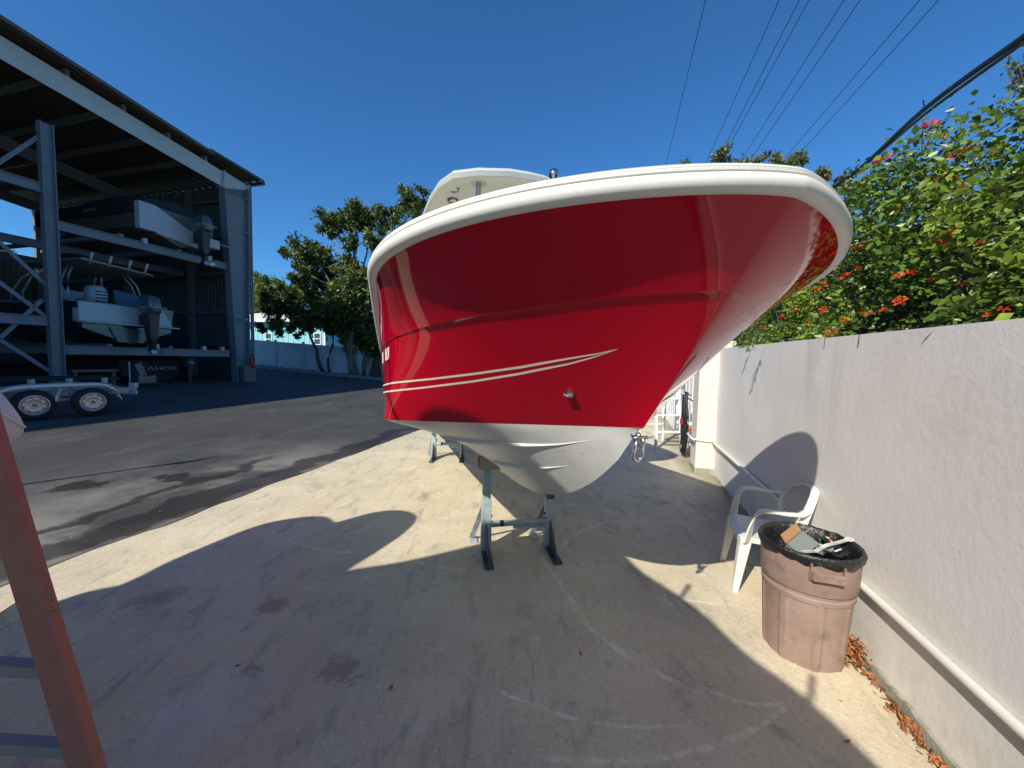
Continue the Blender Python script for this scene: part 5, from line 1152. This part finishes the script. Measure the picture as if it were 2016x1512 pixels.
# keep leaves grouped on pinnate sprigs
k = rng.integers(0, n//9, n); Cs = Cn[k]; Cn = np.where((rng.random(n) < .75)[:, None], Cs+rng.normal(size=(n, 3))*.045, Cn)
Dn = rng.normal(size=(n, 3))*.55+np.array([-WN.x*.8, -WN.y*.8, -.15])
o = leaves_mesh('foliage', Cn, Dn, .020+.046*rng.random(n)**1.6, 'leafH', hgd, .62, .3); o['kind'] = 'stuff'
m = MB()
for i in range(90):
    q0 = random.uniform(-7, 5); zt_ = hedge_top(q0)-.35; a = [WQ(q0, random.uniform(.5, .9), .2), WQ(q0+random.uniform(-.2, .2), random.uniform(.4, .8), 1.4), WQ(q0+random.uniform(-.5, .5), random.uniform(.2, .7), zt_)]
    m.tube(a, .010, 5, .003)
m.build('stems', 'barkd', hgd)
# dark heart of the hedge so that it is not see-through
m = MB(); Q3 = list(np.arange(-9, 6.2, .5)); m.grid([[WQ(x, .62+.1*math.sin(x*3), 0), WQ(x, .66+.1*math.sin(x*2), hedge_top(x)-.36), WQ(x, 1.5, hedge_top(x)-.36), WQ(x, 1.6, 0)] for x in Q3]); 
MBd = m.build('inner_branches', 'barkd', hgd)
# blooms: clusters of narrow trumpets
blm = MB()
for i in range(15):
    d = Vector((random.gauss(0, 1), random.gauss(0, 1), abs(random.gauss(0, .8)))).normalized(); p = d*.012; e = d*.055+Vector((0, 0, -.008)); s_ = d.cross(Vector((0, 0, 1))).normalized(); u_ = s_.cross(d)
    blm.add([p+s_*.003, p-s_*.003, p+u_*.003, e+s_*.009, e-s_*.009, e+u_*.010], [(0, 1, 4, 3), (1, 2, 5, 4), (2, 0, 3, 5)])
b0 = blm.build('bloom', 'flower'); b0.parent = hgd; bme = b0.data
FL = [(1850, 272), (1840, 262), (1905, 295), (1880, 310), (1855, 360), (1870, 350), (1878, 310), (1752, 418), (1762, 415), (1860, 472), (1855, 480), (1610, 570), (1620, 560), (1665, 545), (1690, 530), (1700, 485), (1680, 490), (1620, 610), (1560, 600), (1565, 612), (1620, 615), (1768, 598), (1775, 595), (1664, 632), (1700, 620), (1740, 612), (1790, 540), (1840, 548), (1895, 560), (1835, 552), (1490, 640), (1505, 645), (1485, 672), (1590, 640), (1635, 660), (1945, 622), (1975, 610), (1700, 360), (1710, 355), (1900, 370), (1712, 620), (1585, 650), (1725, 324), (1540, 625), (1655, 480), (1880, 455), (1770, 545), (1930, 480)]
first = True
for (px, py) in FL:
    off_ = .18 if py > 560 else .28 if py > 450 else .5 if py > 320 else .62
    p = on_plane(px, py, WQ(0, off_), WN); r = (p-C0).normalized(); p = p-r*.10
    o = b0 if first else b0.copy()
    if not first: COL.objects.link(o)
    first = False
    if px in (1850, 1840, 1725, 1752): o.data = bme
    o.location = p-Vector(hgd['_w']); o.rotation_euler = (random.uniform(-.5, .5), random.uniform(-.5, .5), random.random()*6); sc = random.uniform(.28, .80); o.scale = (sc,)*3
# big near leaves, individually built
lfm = MB(); vv = [(0, 0, 0), (.25, .26, .03), (.6, .24, .02), (1, 0, -.06), (.6, -.24, .02), (.25, -.26, .03), (.33, 0, -.03), (.66, 0, -.03)]
lfm.add([Vector(v)*.066 for v in vv], [(0, 6, 1), (1, 6, 7, 2), (2, 7, 3), (3, 7, 4), (4, 7, 6, 5), (5, 6, 0)])
L0 = lfm.build('leaf', 'leafH'); L0.parent = hgd
used = False
for i in range(230):
    px = random.uniform(1700, 2030); py = random.uniform(330, 640); p = on_plane(px, py, WQ(0, random.uniform(.10, .34)+(.25 if py < 400 else 0)), WN); r = (p-C0).normalized(); p = p-r*.06
    qq = (p-WP).dot(WD)
    if p.z > hedge_top(qq)-.05 or p.z < 1.84 or qq > 0: continue
    o = L0 if not used else L0.copy()
    if used: COL.objects.link(o)
    used = True
    o.location = p-Vector(hgd['_w']); o.rotation_euler = (random.uniform(-.9, .9), random.uniform(-.3, 1.0), random.uniform(2.2, 4.8)); s_ = random.uniform(.45, 1.0); o.scale = (s_,)*3
# sprigs rising above the hedge
for (px, py, hh, lb, mt) in ((1812, 300, .35, 'tall wispy sprig with pink blooms standing over the hedge', 'leafW'), (1730, 345, .25, 'small pink tipped sprig at the left shoulder of the hedge', 'leafW')):
    p = on_plane(px, py, WQ(0, .55), WN); sp = thing('sprig', lb, 'plant', p, group='sprigs above the hedge')
    MB().tube([p-Vector((0, 0, .4)), p+Vector((.01, 0, 0)), p+Vector((.0, 0, hh*.6))], .004, 5).build('stem', 'barkd', sp)
    nn2 = 120; cc = np.array(p)+np.stack([rng.normal(size=nn2)*.035, rng.normal(size=nn2)*.035, -.25+rng.random(nn2)*(hh*.6+.2)], 1); leaves_mesh('leaves', cc, rng.normal(size=(nn2, 3))+np.array([0, 0, -.6]), .04+.02*rng.random(nn2), mt, sp, .4)
    bo = bpy.data.objects.new('bloom', bme.copy()); bo.data.materials[0] = M['pink']; COL.objects.link(bo); bo.parent = sp; bo.location = (.05, 0, hh*.45); bo.scale = (1.1,)*3

tw = thing('hanging_twig', 'narrow leaved twig drooping over the top of the wall near the boat', 'plant', WQ(-2.0, 0, 1.9))
for dq, ln in ((0, .34), (.42, .14)):
    a_ = [WQ(-2.1+dq, .15, 1.98), WQ(-2.08+dq, -.05, 1.98), WQ(-2.02+dq, -.16, 1.9), WQ(-1.98+dq, -.2, 1.9-ln*.5)]
    MB().tube(a_, .003, 5).build('stem', 'barkd', tw)
    nn2 = int(130*ln); f_ = rng.random(nn2); cc = np.array([tuple(WQ(-2.05+dq+.06*x, -.10-.09*x, 1.96-ln*.6*x)) for x in f_])+rng.normal(size=(nn2, 3))*.014
    leaves_mesh('leaves', cc, rng.normal(size=(nn2, 3))*.5+np.array([0, 0, -1.0]), .035+.02*rng.random(nn2), 'leafW', tw, .25)
# narrow leaved tree behind the wall, further off
tree('narrow_leaved_tree', 'feathery narrow leaved tree rising behind the bow of the red boat', Vector((4.6, 7.0, 0)), [(0, 1, at(1500, 350, 6.5)), (.2, .8, at(1600, 380, 6.5))],
     cl_([(1355, 330, 16), (1425, 300, 20), (1428, 325, 22), (1470, 322, 18), (1520, 315, 16), (1560, 320, 18), (1575, 312, 14), (1540, 345, 18), (1600, 350, 20), (1620, 345, 16), (1570, 360, 16), (1650, 370, 20), (1670, 350, 16), (1690, 370, 18), (1680, 400, 22), (1660, 420, 20), (1480, 345, 24), (1380, 345, 14), (1625, 385, 22)], 6.6, .3), 'barkd', 'leafW', .05, per=6500, size=.085, group=None)
tree('overhanging_branch', 'leafy branch reaching into the picture at the upper right edge', Vector((3.4, 1.4, 0)), [(0, 1, at(2060, 200, 2.2))],
     cl_([(2005, 125, 20), (2030, 150, 34), (2015, 175, 12), (2040, 230, 22)], 2.15, .05), 'barkd', 'leafW', .03, per=9000, size=.035, group=None)
# background palms/scrub seen through the racks
tree('distant_tree', 'small distant tree glimpsed through the racks at the left edge', gpt(20, 30), [(0, 1, at(20, 500, 30))], cl_([(5, 500, 16), (30, 505, 14), (-20, 495, 20), (10, 520, 18)], 30, .5), 'barkd', 'leafB', .15, per=260, size=.25)

# ------------------------------------------------------------------ overhead lines
wires = [((1389, 0), (1311, 325)), ((1534, 0), (1388, 325)), ((1574, 0), (1432, 278)), ((1593, 0), (1440, 280)), ((1662, 0), (1465, 306)), ((1694, 0), (1480, 310)), ((1811, 0), (1538, 320)), ((1848, 0), (1584, 292))]
names = ['leftmost thin power line, steepest, left of the others', 'second thin power line from the left over the bow', 'left wire of the close pair in the middle of the sky', 'right wire of the close pair in the middle of the sky', 'left wire of the fourth and fifth thin lines', 'right wire of the fourth and fifth thin lines', 'left wire of the two rightmost thin lines', 'rightmost thin power line before the thick cable']
for (a, b), nmx in zip(wires, names):
    ra, rb_ = ray(*a), ray(*b); za = 6.5
    A_ = C0+ra*(za/ra.z); B_ = C0+rb_*(za/rb_.z); d = (B_-A_); pts_ = [A_+d*t_ for t_ in (-1.0, 0, .5, 1, 2.2)]
    cen = (A_+B_)/2; t = thing('power_line', nmx, 'wire', A_, group='thin power lines crossing the sky')
    MB().tube(pts_, .0075, 5).build('conductor', 'cable', t)
c1 = [(2060, 40), (2016, 72), (1820, 215), (1700, 325), (1636, 372)]; 
for j, (r_, dy, lb) in enumerate(((.022, 0, 'thick black cable slanting down to the hedge at right'), (.014, 6, 'thinner black cable sagging under the thick one'))):
    ps = []
    for i, (px, py) in enumerate(c1):
        d = [2.7, 2.9, 4.0, 5.6, 6.6][i]; ps.append(at(px, py+dy*(1.8 if i in (1, 2) and j else (.6 if j else 0)), d))
    ps.append(ps[-1]+(ps[-1]-ps[-2])*3)
    # smooth resample
    pp_ = []
    for i in range(len(ps)-1):
        for f in np.linspace(0, 1, 6, endpoint=False):
            p0 = ps[max(i-1, 0)]; p1 = ps[i]; p2 = ps[i+1]; p3 = ps[min(i+2, len(ps)-1)]
            pp_.append(.5*((2*p1)+(p2-p0)*f+(2*p0-5*p1+4*p2-p3)*f*f+(3*p1-p0-3*p2+p3)*f**3))
    pp_.append(ps[-1]); t = thing('cable', lb, 'cable', ps[1], group='black cables over the hedge'); MB().tube(pp_, r_, 8).build('sheath', 'cable', t, smooth=True)
    if j == 0: MB().bar(pp_[12]+Vector((0, 0, .0)), pp_[12]+Vector((-.02, 0, .09)), .008, .008).build('tie', 'cable', t)

# ------------------------------------------------------------------ neighbouring boats behind the camera (they cast the foreground shade)
nb1 = thing('neighbour_boat', 'big white boat whose bow looms behind the viewer on the right', 'boat', (-1.45, .9, 0), group='boats parked behind the viewer')
def loft_poly(rt, pts, ctr, z, drop, mt):
    P_ = [Vector((x, y, z)) for x, y in pts]; sm = []
    for i in range(len(P_)-1):
        p0, p1, p2, p3 = P_[max(i-1, 0)], P_[i], P_[i+1], P_[min(i+2, len(P_)-1)]
        for f in (0, .25, .5, .75): sm.append(.5*((2*p1)+(p2-p0)*f+(2*p0-5*p1+4*p2-p3)*f*f+(3*p1-p0-3*p2+p3)*f**3))
    sm.append(P_[-1]); c_ = Vector((ctr[0], ctr[1], z))
    rows = []
    for f in np.linspace(0, 1, 7):
        k = .30+.70*f**.75; rows.append([c_+(p-c_)*k-Vector((0, 0, (1-f)*drop)) for p in sm])
    MB().grid(rows).build('hull', mt, rt, smooth=True)
    MB().add([p+Vector((0, 0, .02)) for p in sm], [tuple(range(len(sm)))]).build('deck', mt, rt)
    MB().tube(sm, .03, 8).build('rub_rail', 'rail', rt, smooth=True)
loft_poly(nb1, [(-3.6, -8), (-4.6, -4), (-4.5, -1.6), (-4.0, -.52), (-3.41, -.13), (-3.06, .01), (-2.74, .17), (-2.30, .42), (-2.0, .50), (-1.75, .58), (-1.50, .52), (-1.26, .33), (-1.16, -.03), (-.95, -.45), (-.86, -.83), (-.71, -1.25), (-.66, -2.2), (-.8, -4), (-1.6, -8)], (-2.3, -3.2), 2.8, 1.7, 'nwhite')
for b_ in (Vector((-1.03, -.40, 2.78)), Vector((-.76, -1.20, 2.78))):
    MB().tube([b_-Vector((.1, 0, 0)), b_+Vector((0, 0, .12)), b_+Vector((.06, .06, .20))], .016, 6).build('rail_stanchion', 'steel', nb1)
MB().tube([(-1.95, .6, 2.8), (-1.93, .62, 3.25)], .012, 6).build('antenna', 'nwhite', nb1)
nb2 = thing('neighbour_boat', 'smaller white boat parked behind the viewer beyond the big one', 'boat', (-3.2, 1.4, 0), group='boats parked behind the viewer')
loft_poly(nb2, [(-4.9, -6), (-5.3, -3), (-5.1, -1.2), (-4.72, -.12), (-4.48, .10), (-4.42, .45), (-4.21, 1.02), (-3.98, 1.22), (-3.72, 1.27), (-3.55, 1.14), (-3.46, 1.20), (-3.23, 1.42), (-2.98, 1.46), (-2.81, 1.30), (-2.84, .98), (-2.97, .62), (-3.1, .28), (-3.4, -.9), (-3.6, -3), (-3.9, -6)], (-4.1, -2.2), 2.4, 1.2, 'nwhite')
# bow of a small boat poking in at the left edge
tipp = C0+ray(48, 842)*(1.75/ray(48, 842).y)
dg = thing('dinghy', 'rounded pale bow of a small boat poking in at the left edge', 'boat', (tipp.x, tipp.y, 0), group=None)
ss_ = [0, .004, .012, .03, .05, .08, .2, .5, 1.0]; tp_ = [0, .05, .085, .125, .17, .22, .42, .62, .7]; bt_ = [0, .035, .05, .062, .073, .083, .12, .2, .3]; wd_ = [0, .03, .05, .075, .11, .15, .3, .5, .55]
ax_ = Vector((-.97, .22, 0)); ay_ = Vector((.22, .97, 0)); rows = []; ed1 = []; ed2 = []
for a_, b_, c_, w_ in zip(ss_, tp_, bt_, wd_):
    row = []
    for th in np.linspace(0, 2*PI, 25):
        cz = math.sin(th); cy = math.cos(th); row.append(tipp+ax_*a_+ay_*(-w_+w_*math.copysign(abs(cy)**.7, cy))+Vector((0, 0, (b_ if cz > 0 else c_)*math.copysign(abs(cz)**.8, cz))))
    rows.append(row); ed1.append(row[7]); ed2.append(row[19])
MB().grid(rows).build('hull', 'nwhite', dg, smooth=True)
MB().tube(ed1, .008, 6).build('rub_rail', 'rail', dg, smooth=True); MB().tube([v+Vector((-.012, -.02, 0)) for v in ed1], .004, 6).build('rail_insert', 'fascia', dg, smooth=True)
ps_ = thing('steel_post', 'slim steel post with a hooked top standing left of the viewer', 'post', (-7.0, 2.15, .15))
MB().tube([(-7.0, 2.15, .1), (-7.0, 2.15, 3.5)], .035, 8, .02).build('pole', 'galv', ps_)
MB().tube([(-7.0, 2.15, 2.9), (-6.9, 2.2, 3.1), (-6.98, 2.16, 3.35)], .03, 8).build('hook', 'galv', ps_)
# jack supports so that the neighbours stand on the ground
for (x, y, zt_, par) in ((-2.4, -1.2, 1.2, nb1), (-1.6, -2.4, 1.2, nb1), (-3.6, -.4, 1.2, nb2), (tipp.x-1.0, tipp.y-.1, .8, dg)):
    MB().box((x, y, zt_/2), (.09, .09, zt_)).box((x, y, .02), (.5, .5, .04)).build('support_post', 'galv', par)
